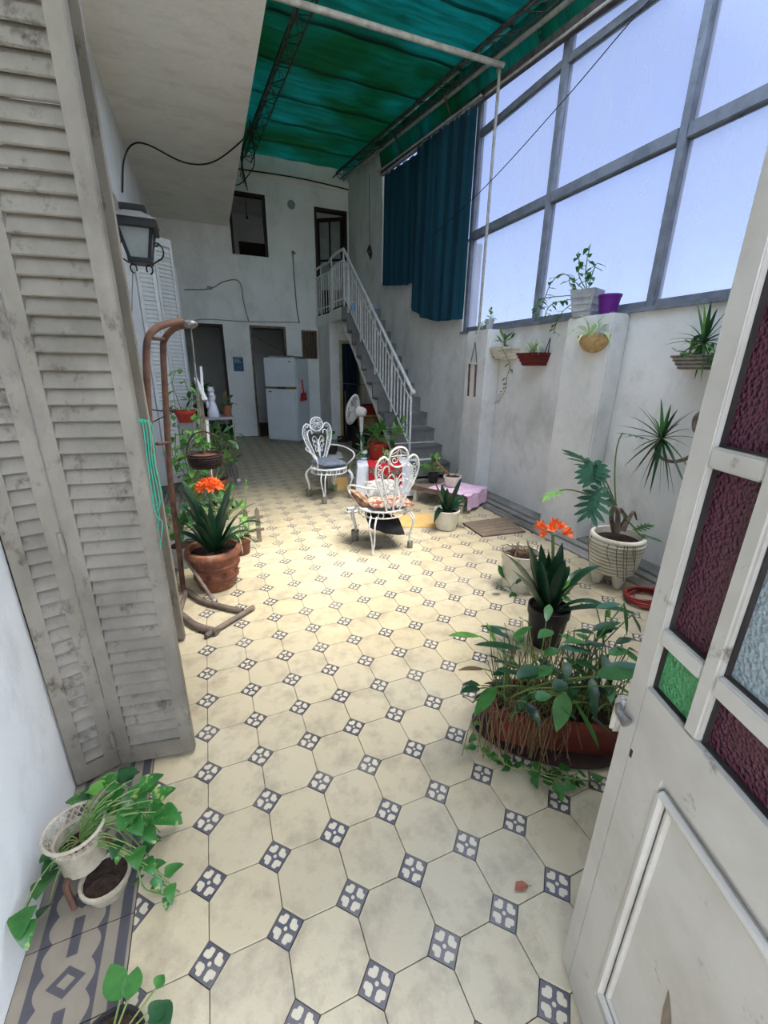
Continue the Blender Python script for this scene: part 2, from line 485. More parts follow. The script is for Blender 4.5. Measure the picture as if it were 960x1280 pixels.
# ------------------------------------------------------------------ mesh helpers
class MB:
    def __init__(s):
        s.v, s.f, s.uv = [], [], None

    def add(s, verts, faces):
        n = len(s.v)
        s.v += [V(p) for p in verts]
        s.f += [tuple(i + n for i in f) for f in faces]
        return s

    def box(s, a, b, mx=None):
        (x0, y0, z0), (x1, y1, z1) = a, b
        vs = [V(p) for p in ((x0, y0, z0), (x1, y0, z0), (x1, y1, z0), (x0, y1, z0), (x0, y0, z1), (x1, y0, z1), (x1, y1, z1), (x0, y1, z1))]
        if mx is not None:
            vs = [mx @ p for p in vs]
        return s.add(vs, [(0, 3, 2, 1), (4, 5, 6, 7), (0, 1, 5, 4), (1, 2, 6, 5), (2, 3, 7, 6), (3, 0, 4, 7)])

    def tube(s, pts, r, n=8, cap=True, closed=False):
        pts = [V(p) for p in pts]
        k = len(pts)
        rs = r if isinstance(r, (list, tuple)) else [r] * k
        nrm = None
        vs, fs = [], []
        for i, p in enumerate(pts):
            a = pts[(i - 1) % k] if (i or closed) else p
            b = pts[(i + 1) % k] if (i < k - 1 or closed) else p
            t = (b - a)
            t = t.normalized() if t.length > 1e-9 else V((0, 0, 1))
            if nrm is None:
                ref = V((0, 0, 1)) if abs(t.z) < .9 else V((1, 0, 0))
                nrm = t.cross(ref).normalized()
            nrm = (nrm - t * nrm.dot(t))
            nrm = nrm.normalized() if nrm.length > 1e-6 else t.orthogonal().normalized()
            bi = t.cross(nrm)
            for j in range(n):
                a_ = 2 * PI * j / n
                vs.append(p + (nrm * math.cos(a_) + bi * math.sin(a_)) * rs[i])
        segs = k if closed else k - 1
        for i in range(segs):
            i2 = (i + 1) % k
            for j in range(n):
                j2 = (j + 1) % n
                fs.append((i * n + j, i * n + j2, i2 * n + j2, i2 * n + j))
        if cap and not closed:
            fs.append(tuple(range(n - 1, -1, -1)))
            fs.append(tuple((k - 1) * n + j for j in range(n)))
        return s.add(vs, fs)

    def lathe(s, prof, n=24, c=(0, 0, 0), mx=None, sy=1.0):
        vs, fs = [], []
        c = V(c)
        for r, z in prof:
            for j in range(n):
                a = 2 * PI * j / n
                p = V((r * math.cos(a), r * math.sin(a) * sy, z))
                vs.append((mx @ p if mx is not None else p) + c)
        for i in range(len(prof) - 1):
            for j in range(n):
                j2 = (j + 1) % n
                fs.append((i * n + j, i * n + j2, (i + 1) * n + j2, (i + 1) * n + j))
        if prof[0][0] > 1e-6:
            fs.append(tuple(range(n - 1, -1, -1)))
        if prof[-1][0] > 1e-6:
            fs.append(tuple((len(prof) - 1) * n + j for j in range(n)))
        return s.add(vs, fs)

    def ribbon(s, path, widths, up=V((0, 0, 1)), fold=.12, side=None):
        path = [V(p) for p in path]
        k = len(path)
        vs, fs = [], []
        prev = None
        for i, p in enumerate(path):
            t = (path[min(i + 1, k - 1)] - path[max(i - 1, 0)]).normalized()
            sd = t.cross(up) if side is None else side - t * side.dot(t)
            if sd.length < .05:
                sd = prev if prev is not None else t.orthogonal()
            sd = sd.normalized()
            if prev is not None and sd.dot(prev) < 0:
                sd = -sd
            prev = sd
            nr = sd.cross(t)
            w = widths[i] / 2
            vs += [p - sd * w, p - nr * (fold * w * 2), p + sd * w]
        for i in range(k - 1):
            a, b = i * 3, i * 3 + 3
            fs += [(a, a + 1, b + 1, b), (a + 1, a + 2, b + 2, b + 1)]
        return s.add(vs, fs)

    def grid(s, fn, nu, nv):
        vs = [fn(i / nu, j / nv) for i in range(nu + 1) for j in range(nv + 1)]
        fs = [(i * (nv + 1) + j, (i + 1) * (nv + 1) + j, (i + 1) * (nv + 1) + j + 1, i * (nv + 1) + j + 1) for i in range(nu) for j in range(nv)]
        return s.add(vs, fs)

    def ball(s, c, r, n=10, sc=(1, 1, 1)):
        prof = [(max(1e-7, r * math.sin(PI * i / n)), -r * math.cos(PI * i / n)) for i in range(n + 1)]
        return s.lathe(prof, n + 2, c, Matrix.Diagonal((*sc, 1)).to_3x3())

    def mesh(s, name, smooth=False, bevel=0.0, uv=None):
        me = bpy.data.meshes.new(name)
        me.from_pydata([tuple(p) for p in s.v], [], s.f)
        if bevel:
            bm = bmesh.new()
            bm.from_mesh(me)
            bmesh.ops.remove_doubles(bm, verts=bm.verts, dist=1e-6)
            ed = [e for e in bm.edges if e.is_manifold and e.calc_face_angle(0) > .6]
            bmesh.ops.bevel(bm, geom=ed, offset=bevel, segments=2, affect='EDGES', clamp_overlap=True)
            bm.to_mesh(me)
            bm.free()
        if uv is not None:
            lay = me.uv_layers.new(name='UVMap')
            for li, lp in enumerate(me.loops):
                lay.data[li].uv = uv(me.vertices[lp.vertex_index].co, lp.vertex_index)
        if smooth:
            me.polygons.foreach_set('use_smooth', [True] * len(me.polygons))
            try:
                me.set_sharp_from_angle(angle=math.radians(38))
            except Exception:
                pass
        me.update()
        return me

    def build(s, name, mt, parent=None, world=False, smooth=False, bevel=0.0, uv=None):
        if world and parent is not None:
            off = root_loc(parent)
            s.v = [p - off for p in s.v]
        me = s.mesh(name, smooth, bevel, uv)
        return link(name, me, mt, parent)


def root_loc(o):
    l = V(o.location)
    while o.parent is not None:
        o = o.parent
        l = l + V(o.location)
    return l


def link(name, me, mt, parent=None):
    if mt is not None and not me.materials:
        me.materials.append(M[mt] if isinstance(mt, str) else mt)
    o = bpy.data.objects.new(name, me)
    C.objects.link(o)
    if parent is not None:
        o.parent = parent
    return o


def tag(o, label, cat, group=None, kind=None):
    o['label'] = label
    o['category'] = cat
    if group:
        o['group'] = group
    if kind:
        o['kind'] = kind
    return o


def thing(name, label, cat, loc=(0, 0, 0), rz=0, group=None, kind=None):
    o = bpy.data.objects.new(name, None)
    C.objects.link(o)
    o.empty_display_size = .05
    o.location = loc
    o.rotation_euler = (0, 0, rz)
    return tag(o, label, cat, group, kind)


def copy_tree(o, parent=None):
    c = o.copy()
    C.objects.link(c)
    c.parent = parent
    for ch in list(o.children):
        copy_tree(ch, c)
    return c


def bez(a, b, c, n=8):
    a, b, c = V(a), V(b), V(c)
    return [a * (1 - t) ** 2 + b * 2 * t * (1 - t) + c * t * t for t in (i / n for i in range(n + 1))]


def smooth_path(pts, sub=6, closed=False):
    """Catmull-Rom through the points."""
    pts = [V(p) for p in pts]
    k = len(pts)
    out = []
    rng = range(k if closed else k - 1)
    for i in rng:
        p1, p2 = pts[i], pts[(i + 1) % k]
        p0 = pts[(i - 1) % k] if (i > 0 or closed) else p1 * 2 - p2
        p3 = pts[(i + 2) % k] if (i < k - 2 or closed) else p2 * 2 - p1
        for j in range(sub):
            t = j / sub
            out.append(.5 * ((2 * p1) + (p2 - p0) * t + (2 * p0 - 5 * p1 + 4 * p2 - p3) * t * t + (3 * p1 - p0 - 3 * p2 + p3) * t ** 3))
    if not closed:
        out.append(pts[-1])
    return out


def walled(axis, c0, c1, u0, u1, z0, z1, holes):
    """wall slab: axis 'x' or 'y' is its thickness axis (c0..c1); holes [(ua,ub,za,zb)]."""
    us = sorted({u0, u1, *[h[0] for h in holes], *[h[1] for h in holes]})
    zs = sorted({z0, z1, *[h[2] for h in holes], *[h[3] for h in holes]})
    us = [u for u in us if u0 <= u <= u1]
    zs = [z for z in zs if z0 <= z <= z1]
    solid = {}
    for i in range(len(us) - 1):
        for j in range(len(zs) - 1):
            um, zm = (us[i] + us[i + 1]) / 2, (zs[j] + zs[j + 1]) / 2
            solid[i, j] = not any(h[0] < um < h[1] and h[2] < zm < h[3] for h in holes)
    mb = MB()

    def pt(c, u, z):
        return (c, u, z) if axis == 'x' else (u, c, z)
    for (i, j), s in solid.items():
        if not s:
            continue
        a, b, za, zb = us[i], us[i + 1], zs[j], zs[j + 1]
        mb.add([pt(c0, a, za), pt(c0, b, za), pt(c0, b, zb), pt(c0, a, zb)], [(0, 1, 2, 3)])
        mb.add([pt(c1, a, za), pt(c1, b, za), pt(c1, b, zb), pt(c1, a, zb)], [(3, 2, 1, 0)])
        for (di, dj, q) in ((-1, 0, ((a, za), (a, zb))), (1, 0, ((b, za), (b, zb))), (0, -1, ((a, za), (b, za))), (0, 1, ((a, zb), (b, zb)))):
            if not solid.get((i + di, j + dj), False):
                (ua, za_), (ub, zb_) = q
                mb.add([pt(c0, ua, za_), pt(c0, ub, zb_), pt(c1, ub, zb_), pt(c1, ua, za_)], [(0, 1, 2, 3)])
    return mb


def struct(name, mb, mt, label, cat, bevel=0, smooth=False):
    return tag(mb.build(name, mt, bevel=bevel, smooth=smooth), label, cat, kind='structure')


# ================================================================== THE SETTING
XL, XR, YB, YF = -0.459, 3.38, 9.30, -0.93


def roof_z(y):
    return 4.70 + .133 * (y - 4.0)


def top_z(y):
    return 4.32 + .14 * (y - 3.0)


# ---- floor: slab, octagon tiles, insets, border
floor = struct('floor', MB().box((XL - 1.74, YF - 1.5, -.14), (3.62, YB + 3.2, -.010)), 'grout', 'courtyard floor of beige octagon tiles with slate blue inset squares', 'floor')
PITCH_T = 0.2
CUT = 0.052
oct2d = [(-.1 + CUT, -.1), (.1 - CUT, -.1), (.1, -.1 + CUT), (.1, .1 - CUT), (.1 - CUT, .1), (-.1 + CUT, .1), (-.1, .1 - CUT), (-.1, -.1 + CUT)]
dia2d = [(CUT, 0), (0, CUT), (-CUT, 0), (0, -CUT)]


def tile_geo(poly, g=.0013, ch=.0013, h=.010):
    k = len(poly)

    def ins(d):
        out = []
        for x, y in poly:
            l = math.hypot(x, y)
            out.append((x * (1 - d / l), y * (1 - d / l)))
        return out
    o, i = ins(g), ins(g + ch)
    vs = [(x, y, -h) for x, y in o] + [(x, y, -ch * .7) for x, y in o] + [(x, y, 0) for x, y in i]
    fs = [tuple(range(2 * k, 3 * k))]
    for j in range(k):
        j2 = (j + 1) % k
        fs += [(j, j2, k + j2, k + j), (k + j, k + j2, 2 * k + j2, 2 * k + j)]
    return vs, fs


ov, of = tile_geo(oct2d)
dv, df = tile_geo(dia2d)
me_oct = MB().add(ov, of).mesh('tile')
r2 = math.sqrt(.5)


def dia_uv(co, vi=None):
    return ((co.x + co.y) / CUT * 1.0, (co.x - co.y) / CUT * 1.0)


me_dia = MB().add(dv, df).mesh('inset_tile', uv=lambda co, vi: dia_uv(co))
X0 = -0.2
NX, J0, J1 = 16, -5, 46
XE = X0 + NX * .2
cells = [(X0 + .1 + .2 * i, .1 + .2 * j) for i in range(NX) for j in range(J0, J1)]
nodes = [(X0 + .2 * i, .2 * j) for i in range(1, NX) for j in range(J0 + 1, J1)]


def rank(p):
    u, v, d = to_px((p[0], p[1], 0))
    inside = d > .2 and -40 < u < 1000 and -40 < v < 1330
    return (0 if inside else 1, d)


for pts, me, mt, name, vv, ff in ((cells, me_oct, 'tile', 'tile', ov, of), (nodes, me_dia, 'inset', 'inset_tile', dv, df)):
    pts = sorted(pts, key=rank)
    for x, y in pts[:295]:
        o = link(name, me, mt, floor)
        o.location = (x, y, rnd.uniform(-.0009, .0004))
        o.rotation_euler = (rnd.uniform(-.004, .004), rnd.uniform(-.004, .004), 0)
    mb = MB()
    for x, y in pts[295:]:
        mb.add([(a + x, b + y, c) for a, b, c in vv], ff)
    if name == 'tile':
        o = mb.build('far_tiles', mt, floor)
    else:
        k = len(vv)
        cen = pts[295:]
        o = mb.build('far_inset_tiles', mt, floor, uv=lambda co, vi: dia_uv(V((co.x - cen[vi // k][0], co.y - cen[vi // k][1], 0))))
    o['kind'] = 'stuff'
hv, hf = tile_geo([(CUT, 0), (.0015, CUT - .0015), (.0015, -CUT + .0015)], g=.0)
me_half = MB().add(hv, hf).mesh('half_inset_tile', uv=lambda co, vi: dia_uv(co))
for j in range(J0 + 1, J1):
    o = link('half_inset_tile', me_half, 'inset', floor)
    o.location = (X0, .2 * j, rnd.uniform(-.0006, 0))
# border strip by the left wall
bw = X0 - XL
mb = MB().box((XL + .0015, -.0985, -.01), (X0 - .0015, .0985, 0))
me_bt = mb.mesh('border_tile', uv=lambda co, vi: ((co.x - XL) / bw, (co.y + .1) / .2))
for j in range(-5, 46):
    o = link('border_tile', me_bt, 'border', floor)
    o.location = (0, .1 + .2 * j, rnd.uniform(-.0006, 0))

# ---- kerb along the window wall
mb = MB()
mb.box((XE - .03, YF, -.02), (XE + .10, 4.30, .012))
mb.box((XE + .11, YF, -.02), (3.20, 4.30, .022))
mb.box((3.21, YF, -.02), (3.38, 4.30, .034))
struct('trim_1', mb, 'concrete', 'dirty concrete kerb strip along the foot of the window wall', 'kerb', bevel=.006)

# ---- left wall
HL = [(.715, 1.56, 0, 3.1), (4.15, 5.25, 0, 3.05), (6.0, 7.30, 0, 3.05)]
struct('wall_left', walled('x', XL - .3, XL, YF - .3, YB, 0, 4.12, HL), 'wall', 'long white plaster wall with shuttered doorways', 'wall')
mb = MB().box((XL - 1.5, .3, 0), (XL - 1.42, 7.8, 3.3)).box((XL - 1.5, .3, 3.2), (XL - .3, 7.8, 3.3)).box((XL - 1.5, .2, 0), (XL - .3, .3, 3.3)).box((XL - 1.5, 7.7, 0), (XL - .3, 7.8, 3.3))
struct('wall_side_room', mb, 'inner', 'dark room behind the shuttered doorways', 'wall')
# ---- slab over the left side
struct('ceiling', MB().box((XL - .3, YF - .3, 4.12), (.90, YB, 4.36)), 'soffit', 'stained white plaster soffit overhanging the left side', 'ceiling', bevel=.008)
mb = MB().box((XL - .3, YF - .3, 4.36), (XL, YB, 5.6))
struct('wall_upper_left', mb, 'wall', 'upper wall standing on the soffit slab', 'wall')

# ---- back wall
DB1 = (-.25, .600, 0, 2.34)
DB2 = (1.135, 1.900, 0, 2.35)
SW = (2.245, 2.60, 1.70, 2.30)
WU = (.93, 1.64, 3.66, 4.74)
DU = (2.63, 3.345, 2.58, 4.68)
wall_back = struct('wall_back', walled('y', YB, YB + .24, XL - .3, 3.62, 0, 5.62, [DB1, DB2, SW, WU, DU]), 'wall', 'tall white plaster back wall with doors below and above', 'wall')
MB().box((.9, YB - .05, 5.02), (XR, YB, 5.18)).build('ledge', 'soffit', wall_back, bevel=.01)
# rooms behind the back wall
mb = MB().box((XL, YB + 2.6, 0), (3.6, YB + 2.7, 2.5)).box((XL - .1, YB + .24, 0), (XL, YB + 2.7, 2.5)).box((3.5, YB + .24, 0), (3.6, YB + 2.7, 2.5)).box((XL, YB + .24, 2.46), (3.6, YB + 2.7, 2.56))
mb.box((.82, YB + .24, 0), (.9, YB + 2.7, 2.5))
struct('wall_ground_rooms', mb, 'inner', 'dark ground floor rooms behind the back doorways', 'wall')
mb = MB().box((XL, YB + 2.6, 2.56), (4.4, YB + 2.7, 5.5)).box((XL - .1, YB + .24, 2.56), (XL, YB + 2.7, 5.5)).box((4.3, YB + .24, 2.56), (4.4, YB + 2.7, 5.5)).box((XL, YB + .24, 5.1), (4.4, YB + 2.7, 5.2))
mb.box((3.62, YB, 2.56), (4.4, YB + .24, 5.5)).box((2.1, YB + .24, 2.56), (2.2, YB + 1.9, 5.2))
struct('wall_upper_rooms', mb, 'inner', 'pale upstairs rooms seen through the high window and door', 'wall')
MB().box((1.3, YB + 2.56, 2.58), (2.05, YB + 2.6, 4.5)).build('inner_door', 'darkwood', bpy.data.objects['wall_upper_rooms'])


def frame_rect(name, mt, parent, x0, x1, z0, z1, w, y0, y1, bottom=True):
    mb = MB().box((x0, y0, z0), (x0 + w, y1, z1)).box((x1 - w, y0, z0), (x1, y1, z1)).box((x0 + w, y0, z1 - w), (x1 - w, y1, z1))
    if bottom:
        mb.box((x0 + w, y0, z0), (x1 - w, y1, z0 + w))
    return mb.build(name, mt, parent)


w2 = thing('window_2', 'high unglazed window with dark frame in the back wall', 'window', (0, 0, 0), kind='structure')
frame_rect('window_frame', 'darkwood', w2, WU[0], WU[1], WU[2], WU[3], .05, YB - .01, YB + .12, bottom=False)
pend = thing('pendant_bulb', 'bare pendant bulb hanging in the upstairs room', 'lamp', (1.40, YB + 1.2, 4.62))
MB().tube([(0, 0, .48), (0, 0, .06)], .006).build('cord', 'cable', pend)
MB().lathe([(.018, .06), (.02, .01), (.018, 0)], 10).build('socket', 'black', pend)
MB().ball((0, 0, -.03), .035).build('bulb', 'white', pend, smooth=True)
w3 = thing('window_3', 'small wooden shuttered window beside the fridge', 'window', kind='structure')
frame_rect('window_frame', 'greywood', w3, SW[0], SW[1], SW[2], SW[3], .03, YB - .005, YB + .08)
for k in range(4):
    x = SW[0] + .03 + k * (SW[1] - SW[0] - .06) / 4
    MB().box((x + .003, YB + .05, SW[2] + .03), (x + (SW[1] - SW[0] - .06) / 4 - .003, YB + .07, SW[3] - .03)).build('board', 'shade', w3)
d2 = thing('door_2', 'dark doorway with brown frame near the white shutters', 'doorway', kind='structure')
frame_rect('door_frame', 'darkwood', d2, DB1[0], DB1[1], 0, DB1[3], .05, YB - .01, YB + .15, bottom=False)
d3 = thing('door_3', 'dark doorway with grey frame behind the fridge', 'doorway', kind='structure')
frame_rect('door_frame', 'greywood', d3, DB2[0], DB2[1], 0, DB2[3], .045, YB - .01, YB + .15, bottom=False)
mb = MB().tube(bez((1.2, YB + .1, 2.2), (1.5, YB + .1, 1.95), (1.88, YB + .1, 1.85), 8), .006)
mb.build('hanging_cable', 'greycable', d3)
d4 = thing('door_4', 'dark framed glazed door standing ajar at the top of the stairs', 'door', kind='structure')
frame_rect('door_frame', 'darkwood', d4, DU[0], DU[1], DU[2], DU[3], .05, YB - .01, YB + .14, bottom=False)
# leaf swung into the room, hinged on the right
hx, hy = DU[1] - .05, YB + .14
dvx = V((-math.cos(.62), math.sin(.62), 0))
dn = V((math.sin(.62), math.cos(.62), 0))
dm = Matrix(((dvx.x, dn.x, 0, hx), (dvx.y, dn.y, 0, hy), (0, 0, 1, DU[2]), (0, 0, 0, 1)))
LW, LH = .62, 2.04
leafo = MB()
for a, b in (((0, 0, 0), (.07, .04, LH)), ((LW - .07, 0, 0), (LW, .04, LH)), ((.07, 0, LH - .08), (LW - .07, .04, LH)), ((.07, 0, .0), (LW - .07, .04, .62)),
             ((LW / 2 - .02, 0, .62), (LW / 2 + .02, .04, LH - .08)), ((.07, 0, 1.20), (LW - .07, .04, 1.24))):
    leafo.box(a, b, dm)
lf = leafo.build('door_leaf', 'darkwood', d4)
for i in range(2):
    for j in range(2):
        x0 = .07 if i == 0 else LW / 2 + .02
        x1 = LW / 2 - .02 if i == 0 else LW - .07
        z0, z1 = ((.62, 1.20), (1.24, LH - .08))[j]
        MB().box((x0, .015, z0), (x1, .022, z1), dm).build('pane', 'lampglass', lf)

# ---- wall on the right: low wall with pilasters, tall window above
mb = walled('x', XR, XR + .22, YF - .3, 4.42, 0, 1.955, [])
wr = struct('wall_right', mb, 'wallr', 'low white plaster wall under the long window', 'wall')
walled('x', XR, XR + .22, 4.42, 7.32, 0, 3.02, []).build('upper_panel', 'wallr', wr)
walled('x', XR, XR + .22, 7.32, YB, 0, 5.62, []).build('upper_panel', 'wallr', wr)
for k, (ya, yb) in enumerate(((3.53, 3.97), (1.885, 2.36))):
    MB().box((3.185, ya, 0), (XR, yb, 1.95)).build('pilaster', 'wallr', wr, bevel=.012)
MB().box((XR - .03, YF, 1.955), (XR + .22, 4.42, 1.985)).build('sill', 'frame', wr)

win = thing('window_1', 'long grey steel window of dusty glass above the low wall', 'window', kind='structure')
xw0, xw1 = XR + .03, XR + .09
ys = [-.90, .40, 1.765, 3.06, 4.40]
ZS, ZM, ZU = 1.985, 3.075, 4.10


def quadprism(mb, y0, y1, za0, za1, zb0, zb1, x0, x1):
    """prism between y0 (z za0..za1) and y1 (z zb0..zb1)."""
    vs = [(x0, y0, za0), (x1, y0, za0), (x1, y0, za1), (x0, y0, za1), (x0, y1, zb0), (x1, y1, zb0), (x1, y1, zb1), (x0, y1, zb1)]
    return mb.add(vs, [(0, 1, 2, 3), (7, 6, 5, 4), (0, 4, 5, 1), (1, 5, 6, 2), (2, 6, 7, 3), (3, 7, 4, 0)])


for y in ys:
    hw = .035
    mu = quadprism(MB(), y - hw, y + hw, ZS, top_z(y), ZS, top_z(y), xw0 - .01, xw1 + .01).build('mullion', 'frame', win, bevel=.006)
for i in range(len(ys) - 1):
    a, b = ys[i] + .035, ys[i + 1] - .035
    quadprism(MB(), a, b, ZS, ZS + .05, ZS, ZS + .05, xw0, xw1).build('bottom_rail', 'frame', win, bevel=.006)
    quadprism(MB(), a, b, ZM - .045, ZM + .045, ZM - .045, ZM + .045, xw0 - .015, xw1).build('transom', 'frame', win, bevel=.006)
    zu = lambda y: min(ZU, top_z(y) - .12)
    quadprism(MB(), a, b, zu(a) - .03, zu(a) + .03, zu(b) - .03, zu(b) + .03, xw0, xw1).build('transom', 'frame', win)
    quadprism(MB(), a, b, top_z(a) - .05, top_z(a), top_z(b) - .05, top_z(b), xw0, xw1).build('top_rail', 'frame', win)
    xm = (xw0 + xw1) / 2
    for z0a, z0b, z1a, z1b in ((ZS + .05, ZS + .05, ZM - .045, ZM - .045), (ZM + .045, ZM + .045, zu(a) - .03, zu(b) - .03), (zu(a) + .03, zu(b) + .03, top_z(a) - .05, top_z(b) - .05)):
        quadprism(MB(), a, b, z0a, z1a, z0b, z1b, xm - .003, xm + .003).build('pane', 'glass', win)
# glazing behind the curtains
ys2 = [4.44, 5.86, 7.28]
for i in range(2):
    a, b = ys2[i] + .03, ys2[i + 1] - .03
    quadprism(MB(), a, b, 3.06, top_z(a), 3.06, top_z(b), xw0 + .027, xw0 + .033).build('pane', 'glass', win)
    quadprism(MB(), a - .03, b + .03, 3.02, 3.06, 3.02, 3.06, xw0, xw1).build('bottom_rail', 'frame', win)
    quadprism(MB(), b, b + .06, 3.06, top_z(b), 3.06, top_z(b + .06), xw0, xw1).build('mullion', 'frame', win)
# ---- wall behind the camera with the doorway the photograph is taken from
mb = walled('y', YF - .25, YF, XL - .3, XR, 0, 4.12, [(XL, .70, 0, 3.5)])
struct('wall_front', mb, 'wall', 'white plaster wall with the tall entrance opening', 'wall')
mb = MB().box((-2.2, -6.2, 0), (3.6, -6.0, 2.6)).box((-2.4, -6.2, 0), (-2.2, YF - .25, 2.6)).box((3.6, -6.2, 0), (3.8, YF - .25, 2.6)).box((-2.2, YF - .25, 0), (XL - .3, YF - .15, 2.6))  # unseen open court added behind the camera to bring in sky light
struct('wall_forecourt', mb, 'wall', 'low white walls of an unseen open forecourt added for its light', 'wall')
struct('floor_forecourt', MB().box((-2.2, -6.0, -.14), (3.6, YF - 1.5, -.012)), 'soffit', 'pale floor of the added unseen forecourt bouncing sunlight', 'floor')  # unseen bright floor added to bounce sunlight through the entrance

# ---- green roof
roof = thing('canopy_roof', 'green translucent sheet canopy sloping over the courtyard', 'roof', (2.1, 4, roof_z(4)))
YR = 2.75        # unseen gap added in the canopy to let light in: open sky between y = .35 and this line
edges = [YR + k * (YB - YR) / 7 for k in range(8)]
spans = [(edges[k], edges[k + 1] + .06) for k in range(7)] + [(YF - .3, -.3), (-.36, .35)]  # last two spans: unseen front sheets sized to limit that light
for k, (a, b) in enumerate(spans):

    def fn(u, v, a=a, b=b, k=k):
        y = a + (b - a) * u
        x = -.62 + (3.42 + .62) * v
        return V((x, y, roof_z(y) + .012 * (1 - u) + .006 * math.sin(x * 11 + k)))
    mb = MB().grid(fn, 6, 40)
    o = mb.build('roof_sheet', 'roof', roof, world=True, smooth=True)
    sd = o.modifiers.new('thick', 'SOLIDIFY')
    sd.thickness = .004
    sd.offset = 1

# sloping skirt sheets from the canopy edge down to the window head
for k, (a, b) in enumerate(((.35, 2.0), (2.0, 3.4), (3.4, 4.40), (4.40, 5.8), (5.8, 7.32))):
    def fn(u, v, a=a, b=b):
        y = a + (b + .03 - a) * u
        p0 = V((3.30, y, roof_z(y) - .004))
        # over the curtains the skirt reaches down to the gutter
        p1 = V((XR + .06, y, top_z(y) - .02)).lerp(V((XR - .006, y, 4.33 + .10 * (y - 4.2) + .06)), min(1, max(0, (y - 3.9) / .5)))
        return p0.lerp(p1, v) + V((0, 0, .006 * math.sin(v * 9)))
    o = MB().grid(fn, 8, 5).build('skirt_sheet', 'roof', roof, world=True, smooth=True)
    sd = o.modifiers.new('thick', 'SOLIDIFY')
    sd.thickness = .004
    sd.offset = 0

# ================================================================== ROOF STEEL, PIPES, CABLES
def truss(label, x, y0, y1, w=.16, h=.10):
    t = thing('roof_truss', label, 'truss', (x, y0, roof_z(y0) - .22))

    def pt(y, dx, dz):
        return V((x + dx, y, roof_z(y) - .07 + dz))
    ch = ((-w / 2, -h), (w / 2, -h), (0, 0))
    for dx, dz in ch:
        MB().tube([pt(y0, dx, dz), pt(y1, dx, dz)], .011, 6).build('chord', 'truss', t, world=True, smooth=True)
    n = int((y1 - y0) / .26)
    for (a, b) in ((0, 2), (1, 2), (0, 1)):
        pts = []
        for i in range(n + 1):
            y = y0 + (y1 - y0) * i / n
            pts.append(pt(y, *ch[a if i % 2 == 0 else b]))
        MB().tube(pts, .006, 5).build('lacing', 'truss', t, world=True)
    return t


truss('long lattice steel truss under the canopy on the window side', 3.12, 1.0, YB - .02)
truss('long lattice steel truss under the canopy beside the soffit slab', 1.34, 1.0, YB - .02)
t = thing('cross_pipe', 'pale steel pipe crossing under the green canopy', 'pipe', (1.0, 3.80, 4.36))
MB().tube([(.92, 3.80, 4.355), (3.27, 3.80, 4.40)], .026, 10).build('pipe', 'pipe', t, world=True, smooth=True)
MB().tube([(.92, 3.86, 4.30), (.92, 3.74, 4.30), (.92, 3.74, 4.41), (.92, 3.86, 4.41)], .008, 5, closed=True).build('bracket', 'truss', t, world=True)
t = thing('drop_pole', 'thin pale pole standing on the pilaster before the window', 'pole', (3.265, 3.85, 1.945))
MB().tube([(3.265, 3.85, 1.945), (3.265, 3.85, 4.40)], .016, 8).build('pole', 'pipe', t, world=True, smooth=True)
MB().tube([(3.24, 3.80, 4.40), (3.265, 3.85, 4.41), (3.27, 3.89, 4.40)], .022, 8).build('elbow', 'pipe', t, world=True, smooth=True)
t = thing('rail_pipe', 'long pale pipe running beside the window side truss', 'pipe', (3.27, 5, roof_z(5) - .19))
MB().tube([(3.27, 1.0, roof_z(1.0) - .17), (3.27, YB - .01, roof_z(YB) - .17)], .022, 8).build('pipe', 'pipe', t, world=True, smooth=True)
for y in (2.2, 4.6, 7.0):
    MB().tube([(3.27, y, roof_z(y) - .17), (3.20, y, roof_z(y) - .16)], .010, 6).build('clip', 'truss', t, world=True)
t = thing('rain_gutter', 'long dark gutter with a pale edge above the curtain rail', 'gutter', (3.24, 3, 4.3))
gz_ = lambda y: 4.33 + .10 * (y - 4.2)
quadprism(MB(), .6, 7.25, gz_(.6), gz_(.6) + .075, gz_(7.25), gz_(7.25) + .075, 3.305, 3.375).build('channel', 'truss', t, world=True)
MB().tube([(3.302, .6, gz_(.6)), (3.302, 7.25, gz_(7.25))], .012, 6).build('lip', 'pipe', t, world=True, smooth=True)
for y in (2.4, 4.9, 6.4):
    MB().tube([(3.31, y, gz_(y) + .05), (3.20, y, roof_z(y) - .16)], .012, 6).build('strut', 'truss', t, world=True)

